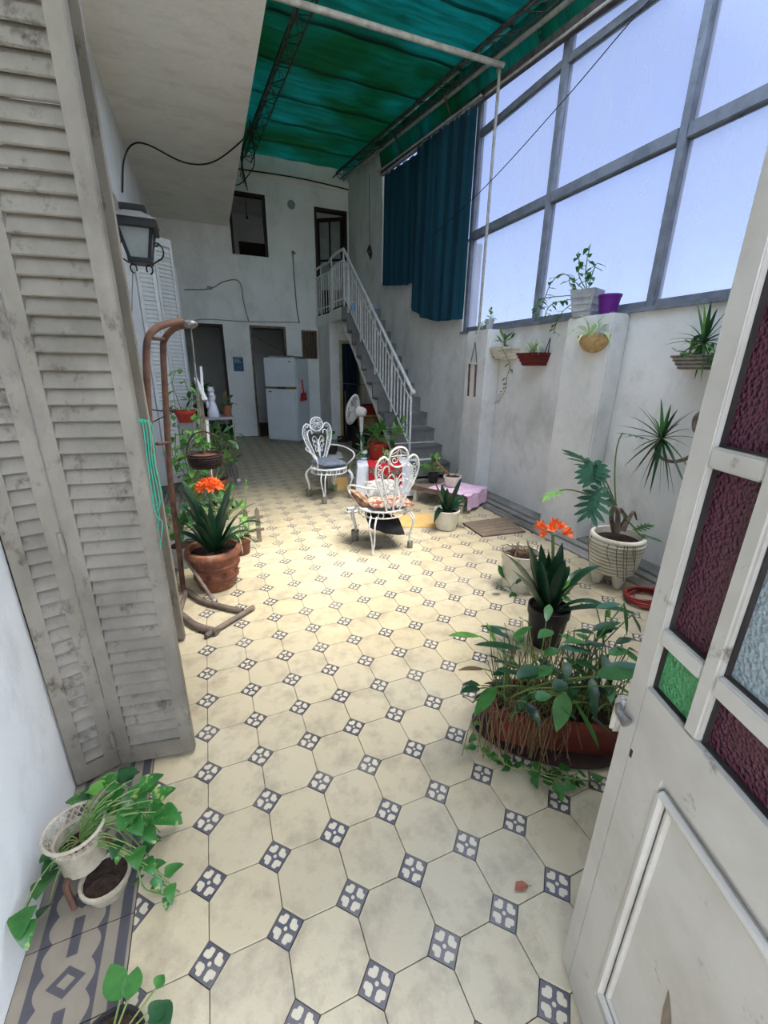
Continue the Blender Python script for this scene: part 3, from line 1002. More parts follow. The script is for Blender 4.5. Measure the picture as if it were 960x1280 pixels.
WIRES = [
    ('cable', 'black cable drooping across the soffit to the wall', 'cable', [P(153, 240, x=XL + .02), P(155, 200, x=XL + .02), P(165, 181, z=4.085), P(185, 181, z=4.06), P(230, 203, z=4.02), P(265, 203, z=4.02), P(300, 178, z=4.085), P(311, 160, z=4.085)], .009),
    ('cable', 'cable loop at the far end of the soffit truss', 'cable', [P(312, 150, y=6.9), P(318, 200, y=7.6), P(313, 215, y=8.2), P(300, 230, y=8.6), P(285, 232, y=9.2)], .009),
    ('wire', 'thin taut wire stretched across the window', 'cable', [V((3.30, 1.45, 4.07)), P(812, 0, x=3.24), P(705, 125, x=3.225), P(600, 240, x=3.14), P(520, 312, x=3.165)], .004),
    ('cable', 'dark cable crossing under the ledge of the back wall', 'cable', [P(297, 211, y=YB - .06), P(380, 224, y=YB - .06), P(470, 246, y=YB - .06)], .012),
    ('cable', 'grey cable rising between the back doorways to a junction', 'greycable', [P(230, 362, y=YB - .012), P(262, 361, y=YB - .012), P(280, 352, y=YB - .012), P(299, 352, y=YB - .012), P(305, 380, y=YB - .012), P(311, 402, y=YB - .012)], .010),
    ('cable', 'grey cable running level above the back doorways', 'greycable', [P(240, 403, y=YB - .012), P(255, 399, y=YB - .012), P(310, 402, y=YB - .012), P(375, 403, y=YB - .012)], .008),
    ('conduit', 'thin conduit dropping down the back wall from a hook', 'greycable', [P(366, 318, y=YB - .014), P(368, 350, y=YB - .014), P(371, 385, y=YB - .014), P(374, 404, y=YB - .014)], .012),
]
for nm, lab, mt, pts, r in WIRES:
    o = MB().tube(smooth_path(pts, 5), r, 6).build(nm, mt, smooth=True)
    tag(o, lab, 'cable')
for k in range(5):
    # each leaves the lower chord of the truss and sags beside it to the back wall
    ya_, yb_ = 4.3 + .7 * k, 6.2 + .45 * k
    pts = [V((1.26, ya_, roof_z(ya_) - .17)), V((1.225 - .022 * k, yb_, roof_z(yb_) - .20 - .025 * k)), V((1.21 - .022 * k, 8.3, roof_z(8.3) - .19 - .03 * k)), V((1.20 + .03 * k, YB - .01, 4.98 - .05 * k))]
    tag(MB().tube(smooth_path(pts, 6), .008, 5).build('cable', 'cable', smooth=True), 'loose cable bunched along the truss beside the soffit slab', 'cable', 'cables bunched along the truss')
# round vent and hook on the back wall
c = P(364, 256, y=YB)
t = thing('wall_vent', 'small round vent on the back wall beside the high window', 'vent', c)
mx = Matrix.Rotation(PI / 2, 3, 'X')
MB().lathe([(.08, 0), (.08, .02), (.06, .035), (.05, .03), (.05, .015), (1e-7, .012)], 20, (0, 0, 0), mx).build('cap', 'plug', t, smooth=True)
t = thing('wall_hook', 'old iron hook fixed to the back wall', 'hook', P(366, 317, y=YB))
MB().box((-.025, -.02, -.03), (.025, 0, .05)).build('plate', 'greycable', t, bevel=.004)
MB().tube([(0, -.02, .02), (.03, -.06, .01), (.05, -.05, -.01)], .01, 6).build('hook', 'truss', t)
t = thing('junction_box', 'small grey cable clamp on the back wall', 'junction box', P(262, 360, y=YB))
MB().box((-.05, -.02, -.03), (.05, 0, .03)).build('box', 'plug', t, bevel=.004)

# ================================================================== CURTAINS
def curtain(label, pts_top, pts_bot, seed, waves, x0):
    """teal curtain hung from the rail; pts are (y, z) pairs."""
    t = thing('window_curtain', label, 'curtain', (3.2, pts_top[0][0], pts_bot[0][1]))

    def interp(pts, s):
        ys_ = [p[0] for p in pts]
        y = ys_[0] + (ys_[-1] - ys_[0]) * s
        return y, float(np.interp(y, ys_, [p[1] for p in pts]))

    def fn(s, v):
        y, zt = interp(pts_top, s)
        yb, zb = interp(pts_bot, s)
        zt += .05
        if seed:
            zt -= .05 * max(0, 1 - abs(math.cos(s * PI * 5)) * 5)
        z = zt + (zb - zt) * v
        amp = .012 + .014 * v
        x = x0 + amp * math.sin(s * 2 * PI * waves + seed) + .35 * amp * math.sin(s * 2 * PI * waves * 2.3 + seed * 2)
        return V((x, y + (yb - y) * v, z))
    MB().grid(fn, 90, 14).build('cloth', 'curtain', t, world=True, smooth=True)
    n = 6
    for k in range(n):
        y, z = interp(pts_top, (k + .5) / n * .98)
        MB().tube([(x0, y, z + .03), ((x0 + 3.212) / 2, y, z + .06), (3.212, y, z + .085)], .006, 5).build('hook', 'steel', t, world=True)
    return t


def CX(u, v):
    q = P(u, v, x=3.205)
    return (q.y, q.z)


curtain('long teal curtain hanging lower over the window by the sill', [CX(597, 138), CX(560, 162), CX(522, 190)], [CX(577, 399), CX(548, 402), CX(528, 397), CX(514, 385)], 1.0, 5, 3.190)
curtain('shorter teal curtain over the wall by the staircase', [CX(528, 190), CX(478, 223)], [CX(527, 350), CX(505, 356), CX(476, 357)], 0.0, 6, 3.245)
t = thing('curtain_rail', 'pale curtain rail under the gutter', 'rail', (3.21, 4.2, 4.2))
a, b = CX(600, 130), CX(474, 219)
MB().tube([(3.212, a[0], a[1] + .075), (3.212, b[0] + .1, b[1] + .075)], .012, 8).build('rod', 'pipe', t, world=True, smooth=True)
for s in (0.02, .5, .98):
    y = a[0] + (b[0] - a[0]) * s
    z = a[1] + .075 + (b[1] - a[1]) * s
    MB().tube([(3.212, y, z), (3.312, y, z + .03)], .008, 6).build('bracket', 'truss', t, world=True)

# ================================================================== STAIRS
SXL, SXR = 2.64, XR - .005
RISE, TREAD, SY0, NS = .215, .26, 4.47, 12
st = thing('staircase', 'grey concrete staircase climbing beside the right wall to the landing', 'staircase', (3.0, SY0, 0))
for i in range(NS):
    z1 = RISE * (i + 1)
    y0 = SY0 + TREAD * i
    y1 = y0 + TREAD if i < NS - 1 else YB
    if i < NS - 1:
        MB().box((SXL, y0 + .02, max(0, z1 - .25)), (SXR, y0 + .06, z1 - .035)).build('riser_block', 'step', st, world=True)
        MB().box((SXL - .02, y0, z1 - .035), (SXR, y1 + .02, z1)).build('step', 'step', st, world=True, bevel=.008)
# sloping waist below the steps (the stringer seen from the room)
yb = SY0 + TREAD * (NS - 1) + .05
vs = []
sl_ = RISE / TREAD
for x in (SXL + .002, SXR):
    vs += [(x, SY0 + .02, 0), (x, SY0 + .17, 0), (x, yb + .02, RISE + (yb - SY0) * sl_ - .36), (x, yb + .02, RISE * (NS - 1) - .03), (x, SY0 + .02, .03)]
MB().add(vs, [(0, 1, 2, 3, 4), (9, 8, 7, 6, 5), (0, 5, 6, 1), (1, 6, 7, 2), (2, 7, 8, 3), (3, 8, 9, 4), (4, 9, 5, 0)]).build('stringer', 'wall', st, world=True)
ZL = RISE * NS
MB().box((SXL - .02, SY0 + TREAD * (NS - 1), ZL - RISE - .02), (SXR, yb + .03, ZL + .001)).build('step', 'step', st, world=True, bevel=.008)
lp = [(SXL - .02, yb + .02), (SXL - .03, 7.7), (SXL - .02, 8.2), (SXL + .02, 8.45), (SXL - .04, 8.9), (SXL - .06, YB), (SXR, YB), (SXR, yb + .02)]
k = len(lp)
MB().add([(x, y, ZL - .2) for x, y in lp] + [(x, y, ZL) for x, y in lp], [tuple(range(k - 1, -1, -1)), tuple(range(k, 2 * k))] + [(j, (j + 1) % k, k + (j + 1) % k, k + j) for j in range(k)]).build('landing', 'wall', st, world=True)
# little room under the landing
YC = 8.30
struct('wall_under_landing', walled('x', SXL - .02, SXL + .1, YC, YB, 0, ZL - .2, []), 'wall', 'narrow white wall closing the space under the landing', 'wall')
mb = walled('y', YC, YC + .12, SXL + .1, XR, 0, ZL - .2, [(SXL + .22, XR - .06, 0, 2.02)])
struct('wall_under_stairs', mb, 'wall', 'cream framed doorway wall under the landing', 'wall')
d5 = thing('door_5', 'cream trimmed doorway hung with a teal striped curtain under the landing', 'doorway', kind='structure')
frame_rect('door_trim', 'doorway_cream', d5, SXL + .18, XR - .03, 0, 2.06, .06, YC - .02, YC + .02, bottom=False)


def fnc(s, v):
    x = SXL + .25 + (XR - .1 - SXL - .25) * s
    return V((x, YC + .16 + .03 * math.sin(s * 2 * PI * 6), 2.0 - 1.96 * v))


t = thing('doorway_curtain', 'teal striped curtain hanging in the doorway under the landing', 'curtain', (3.0, YC + .16, .04))
MB().grid(fnc, 60, 3).build('cloth', 'tealstripe', t, world=True, smooth=True)
MB().tube([(SXL + .22, YC + .16, 2.01), (XR - .06, YC + .16, 2.01)], .01, 6).build('rod', 'truss', t, world=True)
o = MB().tube(smooth_path([(2.8, YC - .04, 1.22), (3.0, YC - .05, 1.19), (3.3, 7.0, 1.20)], 5), .006, 5).build('cord', 'greycable')
tag(o, 'thin pale cord strung across the doorway under the landing', 'cord')

# railing: sloping flight and landing
rail = thing('stair_railing', 'white iron stair railing with a ball end and slim balusters', 'railing', (SXL + .05, SY0, 0))
XRL = SXL + .03


def sz(y):
    """line of step nosings."""
    return RISE + (y - SY0) / TREAD * RISE


yA, yE = SY0 - .06, SY0 + TREAD * (NS - 1) + .06
top = [V((XRL, yA, sz(SY0) + .80 + .22)), V((XRL, yE, ZL + .93))]
top[0] = V((XRL, yA, 1.25))
MB().tube([V((XRL, yA - .03, 1.235)), *top], .022, 8).build('handrail', 'railing', rail, world=True, smooth=True)
MB().ball((XRL, yA - .04, 1.225), .034).build('ball_end', 'railing', rail, world=True, smooth=True)


def rz_(y, f):
    """height on the sloping rail system: f=0 bottom rail, 1 handrail."""
    s = (y - yA) / (yE - yA)
    zt = 1.25 + (ZL + .93 - 1.25) * s
    zb = .50 + (ZL + .17 - .50) * s
    return zb + (zt - zb) * f


MB().tube([(XRL, yA, rz_(yA, 0)), (XRL, yE, rz_(yE, 0))], .014, 6).build('bottom_rail', 'railing', rail, world=True)
MB().tube([(XRL, yA, rz_(yA, .80)), (XRL, yE, rz_(yE, .80))], .012, 6).build('upper_rail', 'railing', rail, world=True)
MB().tube([(XRL, yA + .01, .42), (XRL, yA + .01, 1.25)], .016, 8).build('newel_post', 'railing', rail, world=True)
nb = 26
for i in range(1, nb):
    y = yA + (yE - yA) * i / nb
    long = i % 6 == 0
    zb = rz_(y, 0) - (.12 if long else .0)
    zt = rz_(y, 1.0 if (i % 2 == 0) else .80)
    MB().tube([(XRL, y, zb), (XRL, y, zt)], .015 if long else .0105, 6).build('baluster', 'railing', rail, world=True)
lr = thing('landing_railing', 'white iron railing bowed along the edge of the upper landing', 'railing', (SXL, 8.3, ZL))
lpath = smooth_path([(XRL, yE, 0), (SXL, 7.75, 0), (SXL + .0, 8.1, 0), (SXL + .05, 8.45, 0), (SXL - .01, 8.9, 0), (SXL - .03, YB - .02, 0)], 7)
for nm, z, r in (('handrail', ZL + .93, .02), ('upper_rail', ZL + .76, .012), ('bottom_rail', ZL + .14, .013)):
    MB().tube([p + V((0, 0, z)) for p in lpath], r, 6).build(nm, 'railing', lr, world=True, smooth=True)
for i, p in enumerate(lpath):
    if i % 2 == 0:
        r = .016 if i in (0, 14, 28) else .009
        MB().tube([p + V((0, 0, ZL if r > .01 else ZL + .04)), p + V((0, 0, ZL + (.93 if r > .01 else .76)))], r, 6).build('baluster', 'railing', lr, world=True)
# small things on the top step
t = thing('plastic_bottle', 'small blue bottle hung on the stair railing at the landing', 'bottle', P(441, 384, x=SXL - .008))
MB().lathe([(.028, -.06), (.031, -.03), (.031, .03), (.018, .055), (.012, .07)], 14).build('body', 'bluebottle', t, smooth=True)
MB().lathe([(.013, .07), (.013, .085), (.011, .088)], 12).build('cap', 'white', t)
t = thing('folded_cloth', 'pale folded cloth left on the top stair by the wall', 'cloth', (3.22, 7.34 + .12, ZL))
for k in range(3):
    MB().box((-.12 + .01 * k, -.1, .03 * k), (.12 - .015 * k, .09, .03 * k + .028)).build('fold', 'paper', t, bevel=.01)
t = thing('iron_ornament', 'dark wrought iron ornament hanging on a cord beside the curtain', 'ornament', P(462, 312, x=XR - .02))
MB().tube([(0, 0, .1), (-.01, 0, 1.2)], .006, 5).build('cord', 'greycable', t)
for k in range(5):
    a = -1.2 + .6 * k
    MB().tube(smooth_path([(0, 0, .08), (-.01, math.sin(a) * .08, .02), (0, math.sin(a) * .12, -.1 + .02 * k), (0, math.sin(a) * .05, -.18 + .03 * k)], 4), .011, 5).build('branch', 'truss', t)

# clutter under the stairs
def crate(name, label, cat, loc, sz_, rz, mt, extra=None):
    t = thing(name, label, cat, loc, rz)
    a, b, c = sz_
    MB().box((-a / 2, -b / 2, 0), (a / 2, b / 2, c)).build('body', mt, t, bevel=.012)
    MB().box((-a / 2 - .008, -b / 2 - .008, c - .03), (a / 2 + .008, b / 2 + .008, c)).build('rim', extra or mt, t, bevel=.005)
    return t


crate('storage_box', 'dark storage box on the floor under the stairs', 'box', (3.02, 7.0, 0), (.55, .45, .42), .1, 'darkwood')
crate('storage_box', 'brown cardboard carton stacked under the stairs', 'box', (3.02, 6.95, .42), (.42, .38, .26), -.1, 'wood', 'cardboard')
crate('plastic_crate', 'red plastic crate on top of the carton under the stairs', 'crate', (3.0, 6.92, .68), (.40, .32, .18), .05, 'redplastic')
t = thing('cloth_bundle', 'tan cloth bundle heaped under the stairs', 'bundle', (2.95, 6.3, 0))
MB().ball((0, 0, .2), .22, 12, (1, .9, .9)).build('cloth', 'cushionbr', t, smooth=True)
MB().lathe([(.05, .36), (.03, .41), (.08, .47)], 12).build('knot', 'cushionbr', t, smooth=True)
for k, (x, y, lab) in enumerate(((2.75, 7.9, 'yellow broom handle leaning in the doorway under the landing'), (2.86, 8.0, 'brown broom handle leaning in the doorway under the landing'))):
    t = thing('broom', lab, 'broom', (x, y, 0))
    MB().tube([(0, 0, .12), (.05, .2, 1.05)], .012, 8).build('handle', 'yellowstick' if k == 0 else 'wood', t)
    MB().box((-.12, -.025, 0), (.12, .025, .13)).build('brush', 'darkwood', t, bevel=.01)

# ================================================================== FRIDGE AND BACK CORNER
fa = math.radians(37)
fl = V((1.245, 8.28, 0))
dirx = V((math.cos(fa), -math.sin(fa), 0))
FWd, FD, FH = .68, .64, 1.685
fr = thing('refrigerator', 'white two door refrigerator standing askew before the back doorway', 'refrigerator', fl, -fa)
MB().box((.01, .075, .06), (FWd - .01, FD, FH - .01)).build('body', 'fridge', fr, bevel=.012)
MB().box((.03, .09, 0), (FWd - .03, FD - .05, .06)).build('plinth', 'plug', fr)
dl = MB().box((0, 0, .075), (FWd, .07, 1.10)).build('lower_door', 'fridge', fr, bevel=.018)
du = MB().box((0, 0, 1.135), (FWd, .07, FH)).build('upper_door', 'fridge', fr, bevel=.018)
MB().box((.02, .005, 1.10), (FWd - .02, .072, 1.135)).build('handle_strip', 'brass', fr)
MB().box((.26, -.006, 1.103), (.46, .02, 1.132)).build('handle_recess', 'black', fr)
MB().box((.55, -.004, 1.60), (.60, .001, 1.625)).build('badge', 'steel', du, bevel=.001)
MB().box((.08, -.006, 1.03), (.14, .0, 1.05)).build('badge', 'black', dl)
for k, (dx, dy, sx, sy, h, a, mt, lab) in enumerate(((.13, .25, .22, .22, .05, .05, 'paper', 'pale magazine stack on the refrigerator above its hinge edge'), (.36, .3, .20, .3, .06, -.08, 'cushionbr', 'brown folded paper bundle on the middle of the refrigerator'), (.575, .38, .18, .34, .045, .08, 'shade', 'dark thin books at the wall end of the refrigerator'))):
    t = thing('magazine_stack', lab, 'magazines', fl + dirx * dx + V((math.sin(fa), math.cos(fa), 0)) * dy + V((0, 0, FH - .01)), -fa + a)
    n = 3
    for q in range(n):
        o = q * h / n
        MB().box((-sx / 2 + .012 * q, -sy / 2, o), (sx / 2 + .01 * (q % 2), sy / 2, o + h / n - .002)).build('magazine', mt if q != 1 else 'paper', t)
# dustpan on the side of the fridge
side = fl + dirx * (FWd + .012) + V((math.sin(fa), math.cos(fa), 0)) * .30
t = thing('dustpan', 'red dustpan hanging on the side of the refrigerator', 'dustpan', V((side.x, side.y, .86)), -fa)
MB().add([(0, -.10, .16), (0, .10, .16), (0, .14, 0), (0, -.14, 0), (.03, -.10, .16), (.03, .10, .16), (.015, .14, 0), (.015, -.14, 0)], [(0, 1, 2, 3), (7, 6, 5, 4), (0, 4, 5, 1), (1, 5, 6, 2), (2, 6, 7, 3), (3, 7, 4, 0)]).build('pan', 'red', t, bevel=.004)
MB().tube([(.012, 0, .16), (.012, -.03, .30), (.012, -.05, .42)], .012, 8).build('handle', 'red', t)
# calendar on the pier
c = P(298, 455, y=YB)
t = thing('wall_calendar', 'small blue printed calendar on the pier between the back doorways', 'calendar', c)
MB().box((-.105, -.008, -.15), (.105, 0, .15)).build('sheet', 'bluepaper', t)
MB().box((-.105, -.012, .13), (.105, 0, .155)).build('top_strip', 'paper', t)
for k in range(4):
    MB().box((-.085, -.0095, .09 - .02 * k), (.03 + .012 * k, -.008, .098 - .02 * k)).build('text_line', 'paper', t)

# ================================================================== SHUTTERS
_slat_cache = {}


def shutter_leaf(root, A, B, z0, z1, mt, pitch=.047, stile=.042, th=.032, tilt=1.09, sw=.058):
    A, B = V((*A, 0)), V((*B, 0))
    L = (B - A).length
    ang = math.atan2(B.y - A.y, B.x - A.x)
    H = z1 - z0
    h = th / 2
    mb = MB().box((0, -h, 0), (stile, h, H)).box((L - stile, -h, 0), (L, h, H)).box((stile, -h, 0), (L - stile, h, .075)).box((stile, -h, H - .09), (L - stile, h, H))
    for zz in (1.05,):
        pass
    lf = mb.build('shutter_leaf', mt, root, bevel=.003)
    lf.location = A + V((0, 0, z0)) - V(root.location)
    lf.rotation_euler = (0, 0, ang)
    key = (round(L, 3), mt)
    if key not in _slat_cache:
        s = MB()
        m3 = Matrix.Rotation(tilt, 3, 'X')
        s.box((stile - .002, -sw / 2, -.004), (L - stile + .002, sw / 2, .004))
        s.v = [m3 @ p for p in s.v]
        me = s.mesh('slat', bevel=.0015)
        _slat_cache[key] = me
    n = int((H - .2) / pitch)
    for i in range(n):
        o = link('slat', _slat_cache[key], mt, lf)
        o.location = (0, rnd.uniform(-.0015, .0015), .095 + (i + .3) * (H - .195) / n)
        o.rotation_euler = (rnd.uniform(-.06, .06), 0, 0)
    return lf, L, ang


def hinge(lf, x, zs, mt):
    for z in zs:
        MB().tube([(x, -.024, z - .035), (x, -.024, z + .035)], .009, 8).build('hinge', mt, lf)


ZT = 3.08
s1 = thing('folding_shutter', 'aged grey louvred folding shutter at the wall corner with a teal cord', 'shutter', (-.318, .762, .02))
lf1, L1, _ = shutter_leaf(s1, (-.455, .716), (-.322, .760), .015, ZT, 'shutter')
lf2, L2, _ = shutter_leaf(s1, (-.314, .762), (-.045, .723), .015, ZT, 'shutter', stile=.046)
hinge(lf2, -.004, (.13, .95, 1.9, 2.8), 'shutter')
s2 = thing('folding_shutter', 'aged grey louvred shutter folded edge-on behind the teal cord shutter', 'shutter', (-.3, 1.545, .02))
shutter_leaf(s2, (-.455, 1.60), (-.114, 1.545), .015, ZT, 'shutter')
cord = thing('cord_bundle', 'teal string looped over the edge of the aged shutter', 'string', P(183, 560, y=.70))
for k in range(4):
    pts = [P(170 + 2 * k, 527, y=.705), P(178 + 4 * k, 528 + k, y=.70), P(185 + 3 * k, 580, y=.695), P(194 + 3 * k, 640 - 6 * k, y=.695), P(203 - 4 * k, 655 - 8 * k, y=.70), P(199 - 2 * k, 690 - 25 * k, y=.70)]
    MB().tube(smooth_path(pts, 5), .0016, 5).build('strand', 'tealcord', cord, world=True)

s3 = thing('louvred_shutter', 'white louvred shutter opened out just beyond the wall lantern', 'shutter', (-.4, 5.35, .02))
shutter_leaf(s3, (-.452, 5.28), (-.262, 5.36), .015, 3.0, 'shutterw', stile=.035)
s4 = thing('louvred_shutter', 'white louvred shutter opened out before the red hanging pot', 'shutter', (-.2, 5.85, .02))
shutter_leaf(s4, (-.440, 5.95), (-.285, 5.80), .015, 3.02, 'shutterw', stile=.035)
shutter_leaf(s4, (-.280, 5.80), (-.075, 5.98), .015, 3.02, 'shutterw', stile=.035)
s5 = thing('louvred_shutter', 'white louvred shutter seen edge-on nearest the dark back doorway', 'shutter', (-.2, 7.5, .02))
shutter_leaf(s5, (-.440, 7.35), (-.10, 7.60), .015, 3.0, 'shutterw', stile=.035)

# ================================================================== WALL LANTERN
LC = V((-.235, 2.62, 0))
zl = P(172, 330, y=2.62).z
LZ = P(172, 258, y=2.62).z
LC.x = P(172, 300, y=2.62).x
t = thing('wall_lantern', 'black iron wall lantern with frosted panes and scrolls', 'lantern', (LC.x, LC.y, zl))
Hh = LZ - zl
bt, tp, zt_ = .055, .10, Hh * .72
cs = [(-1, -1), (1, -1), (1, 1), (-1, 1)]
for i in range(4):
    a, b = cs[i], cs[(i + 1) % 4]
    MB().tube([(a[0] * bt, a[1] * bt, .02), (a[0] * tp, a[1] * tp, zt_)], .011, 6).build('corner_bar', 'black', t)
    MB().add([(a[0] * bt, a[1] * bt, .03), (b[0] * bt, b[1] * bt, .03), (b[0] * tp, b[1] * tp, zt_), (a[0] * tp, a[1] * tp, zt_)], [(0, 1, 2, 3)]).build('pane', 'lampglass', t)
MB().box((-bt - .012, -bt - .012, 0), (bt + .012, bt + .012, .028)).build('base', 'black', t, bevel=.004)
MB().box((-tp - .022, -tp - .022, zt_ - .045), (tp + .022, tp + .022, zt_)).build('eave', 'black', t, bevel=.003)
roofz = zt_
MB().add([(-tp - .03, -tp - .03, roofz), (tp + .03, -tp - .03, roofz), (tp + .03, tp + .03, roofz), (-tp - .03, tp + .03, roofz), (-.035, -.035, roofz + .06), (.035, -.035, roofz + .06), (.035, .035, roofz + .06), (-.035, .035, roofz + .06)],
         [(3, 2, 1, 0), (4, 5, 6, 7), (0, 1, 5, 4), (1, 2, 6, 5), (2, 3, 7, 6), (3, 0, 4, 7)]).build('roof', 'greycable', t)
MB().box((-.035, -.035, roofz + .06), (.035, .035, Hh - .03)).build('neck', 'black', t)
MB().box((-.07, -.05, Hh - .035), (.07, .05, Hh)).build('cap', 'black', t, bevel=.004)
MB().tube([(0, 0, Hh * .78), (-.1, .0, Hh * .85), (XL - LC.x, 0, Hh * .80)], .012, 8).build('wall_arm', 'black', t)
MB().box((XL - LC.x, -.05, Hh * .62), (XL - LC.x + .015, .05, Hh * .95)).build('wall_plate', 'black', t)
for sx_ in (-1, 1):
    pts = [(sx_ * (bt + .01), -.02, .0)]
    for k in range(22):
        a = k / 21 * 2.2 * PI
        r = .05 * (1 - k / 30)
        pts.append((sx_ * (bt + .055 + r * math.sin(a) * .7), -.02, .07 + .06 * k / 21 - r * math.cos(a) * .8))
    MB().tube(pts, .005, 5).build('scroll', 'black', t)
    pts = [(sx_ * (bt - .01 + .02 * math.sin(a) * .9), -.02, -.03 - .025 * math.cos(a)) for a in np.linspace(0, 1.7 * PI, 14)]
    MB().tube(pts, .005, 5).build('scroll', 'black', t)
o = MB().tube(smooth_path([P(166, 335, x=XL + .03), P(165, 380, x=XL + .012), P(166, 430, x=XL + .012)], 4), .004, 5).build('wire', 'greycable')
tag(o, 'thin wire dropping down the wall under the lantern', 'wire')

# ================================================================== NEAR DOOR WITH COLOURED GLASS
dd = V((.359, .933, 0)).normalized()
DW, DH, DT = .60, 2.62, .045
free = V((.882, -.338, .006))
door = thing('door_1', 'white panelled door with burgundy green and clear hammered panes', 'door', free, kind='structure')
# local frame: s from free edge towards the hinge, n towards the camera side, z up
nrm = V((-dd.y, dd.x, 0))
dmx = Matrix(((-dd.x, nrm.x, 0, 0), (-dd.y, nrm.y, 0, 0), (0, 0, 1, 0), (0, 0, 0, 1)))
n0, n1 = -DT, 0.0


def dbox(s0, s1, z0, z1, a=n0, b=n1):
    return MB().box((s0, a, z0), (s1, b, z1), dmx)


cols = [(.045, .137), (.168, .432), (.463, .555)]
rowz = [(.94, 1.037), (1.065, 1.36), (1.392, 2.26), (2.29, 2.40)]
dbox(0, .044, 0, DH).build('stile', 'dooraged', door, bevel=.002)
dbox(.556, DW, 0, DH).build('stile', 'dooraged', door, bevel=.004)
dbox(.138, .167, .94, 2.40).build('muntin', 'dooraged', door, bevel=.004)
dbox(.433, .462, .94, 2.40).build('muntin', 'dooraged', door, bevel=.004)
dbox(.044, .556, .815, .939).build('lock_rail', 'dooraged', door)
dbox(.044, .556, 2.40, DH).build('top_rail', 'dooraged', door, bevel=.003)
dbox(.044, .556, 0, .14).build('bottom_rail', 'dooraged', door)
dbox(.044, .13, .14, .815).build('inner_stile', 'dooraged', door)
dbox(.47, .556, .14, .815).build('inner_stile', 'dooraged', door)
dbox(.12, .48, .13, .82, -.035, -.012).build('panel', 'dooraged', door)
# raised moulding round the panel
for (a, b) in (((.137, .175), (.137, .785)), ((.463, .175), (.463, .785)), ((.137, .785), (.463, .785)), ((.137, .175), (.463, .175))):
    for off, r, h in ((0, .009, -.004), (.017, .006, -.010)):
        A_, B_ = [], []
        sx0 = a[0] + (off if a[0] < .3 else -off)
        sx1 = b[0] + (off if b[0] < .3 else -off)
        zz0 = a[1] + (off if a[1] < .4 else -off)
        zz1 = b[1] + (off if b[1] < .4 else -off)
        MB().tube([dmx @ V((sx0, h, zz0)), dmx @ V((sx1, h, zz1))], r, 8).build('moulding', 'dooraged', door, smooth=True)


def pane(s0, s1, z0, z1, mt):
    o = dbox(s0 - .001, s1 + .001, z0 - .001, z1 + .001, -.028, -.018).build('pane', mt, door)
    pm = MB()
    for q in ((s0, s0 + .003, z0, z1), (s1 - .003, s1, z0, z1), (s0, s1, z0, z0 + .003), (s0, s1, z1 - .003, z1)):
        pm.box((q[0], -.019, q[2]), (q[1], -.010, q[3]), dmx)
    pm.build('putty_line', 'putty', o)


for ci in (0, 2):
    pane(*cols[ci], .94, 1.037, 'green_g')
    pane(*cols[ci], 1.068, 1.36, 'burgundy')
    pane(*cols[ci], 1.392, 2.26, 'burgundy')
    pane(*cols[ci], 2.29, 2.40, 'green_g')
    dbox(cols[ci][0] - .001, cols[ci][1] + .001, 1.037, 1.068).build('glazing_bar', 'dooraged', door, bevel=.003)
    dbox(cols[ci][0] - .001, cols[ci][1] + .001, 1.36, 1.392).build('glazing_bar', 'dooraged', door, bevel=.003)
    dbox(cols[ci][0] - .001, cols[ci][1] + .001, 2.26, 2.29).build('glazing_bar', 'dooraged', door, bevel=.003)
pane(.168, .432, .94, 1.035, 'burgundy')
pane(.168, .432, 1.070, 2.26, 'white_g')
pane(.168, .432, 2.29, 2.40, 'burgundy')
dbox(.167, .433, 1.035, 1.070).build('glazing_bar', 'dooraged', door, bevel=.003)
dbox(.167, .433, 2.26, 2.29).build('glazing_bar', 'dooraged', door, bevel=.003)
# lever latch at the free edge, key hole, chip
lt = dbox(-.022, -.002, .775, .868, -.012, .012).build('latch_plate', 'latch', door, bevel=.008)
MB().tube([dmx @ V((-.012, .004, .846)), dmx @ V((.012, .016, .846)), dmx @ V((.034, .012, .842))], [.007, .008, .012], 8).build('latch_arm', 'steel', door, smooth=True)
dbox(.046, .052, .772, .790, -.001, .0012).build('keyhole', 'black', door)
MB().add([dmx @ V(p) for p in ((.255, -.0105, .47), (.29, -.0105, .40), (.30, -.0105, .34), (.268, -.0105, .36), (.258, -.0105, .42))], [(0, 1, 2, 3, 4)]).build('paint_chip', 'greywood', door)
MB().tube([dmx @ V((DW + .006, -.01, .3)), dmx @ V((DW + .006, -.01, .42))], .008, 8).build('hinge', 'steel', door)
MB().tube([dmx @ V((DW + .006, -.01, 2.1)), dmx @ V((DW + .006, -.01, 2.22))], .008, 8).build('hinge', 'steel', door)

# ================================================================== PLANT KIT
def prof(kind, t, W):
    if kind == 'strap':
        return W * (.62 + .38 * min(1, t * 4)) * max(.04, 1 - max(0, (t - .55) / .45) ** 2.2)
    if kind == 'oval':
        return W * max(.05, math.sin(PI * min(1, t ** .8)) ** .85)
    if kind == 'heart':
        return W * max(.03, (min(1, t * 5) ** .5) * (1 - t) ** .62 * 1.18)
    if kind == 'spike':
        return W * max(.04, (.6 + .4 * min(1, t * 3)) * (1 - t) ** .75)
    return W


def leafobj(root, base, tip, W, bow=.05, kind='strap', mt='clivia', fold=.14, n=9, bowv=None, name='leaf', side=None):
    base, tip = V(base), V(tip)
    mid = (base + tip) / 2 + (V((0, 0, bow)) if bowv is None else V(bowv))
    path = bez(base, mid, tip, n)
    mb = MB().ribbon(path, [prof(kind, i / n, W) for i in range(n + 1)], fold=fold, side=side)
    return mb.build(name, mt, root, world=True, smooth=True)


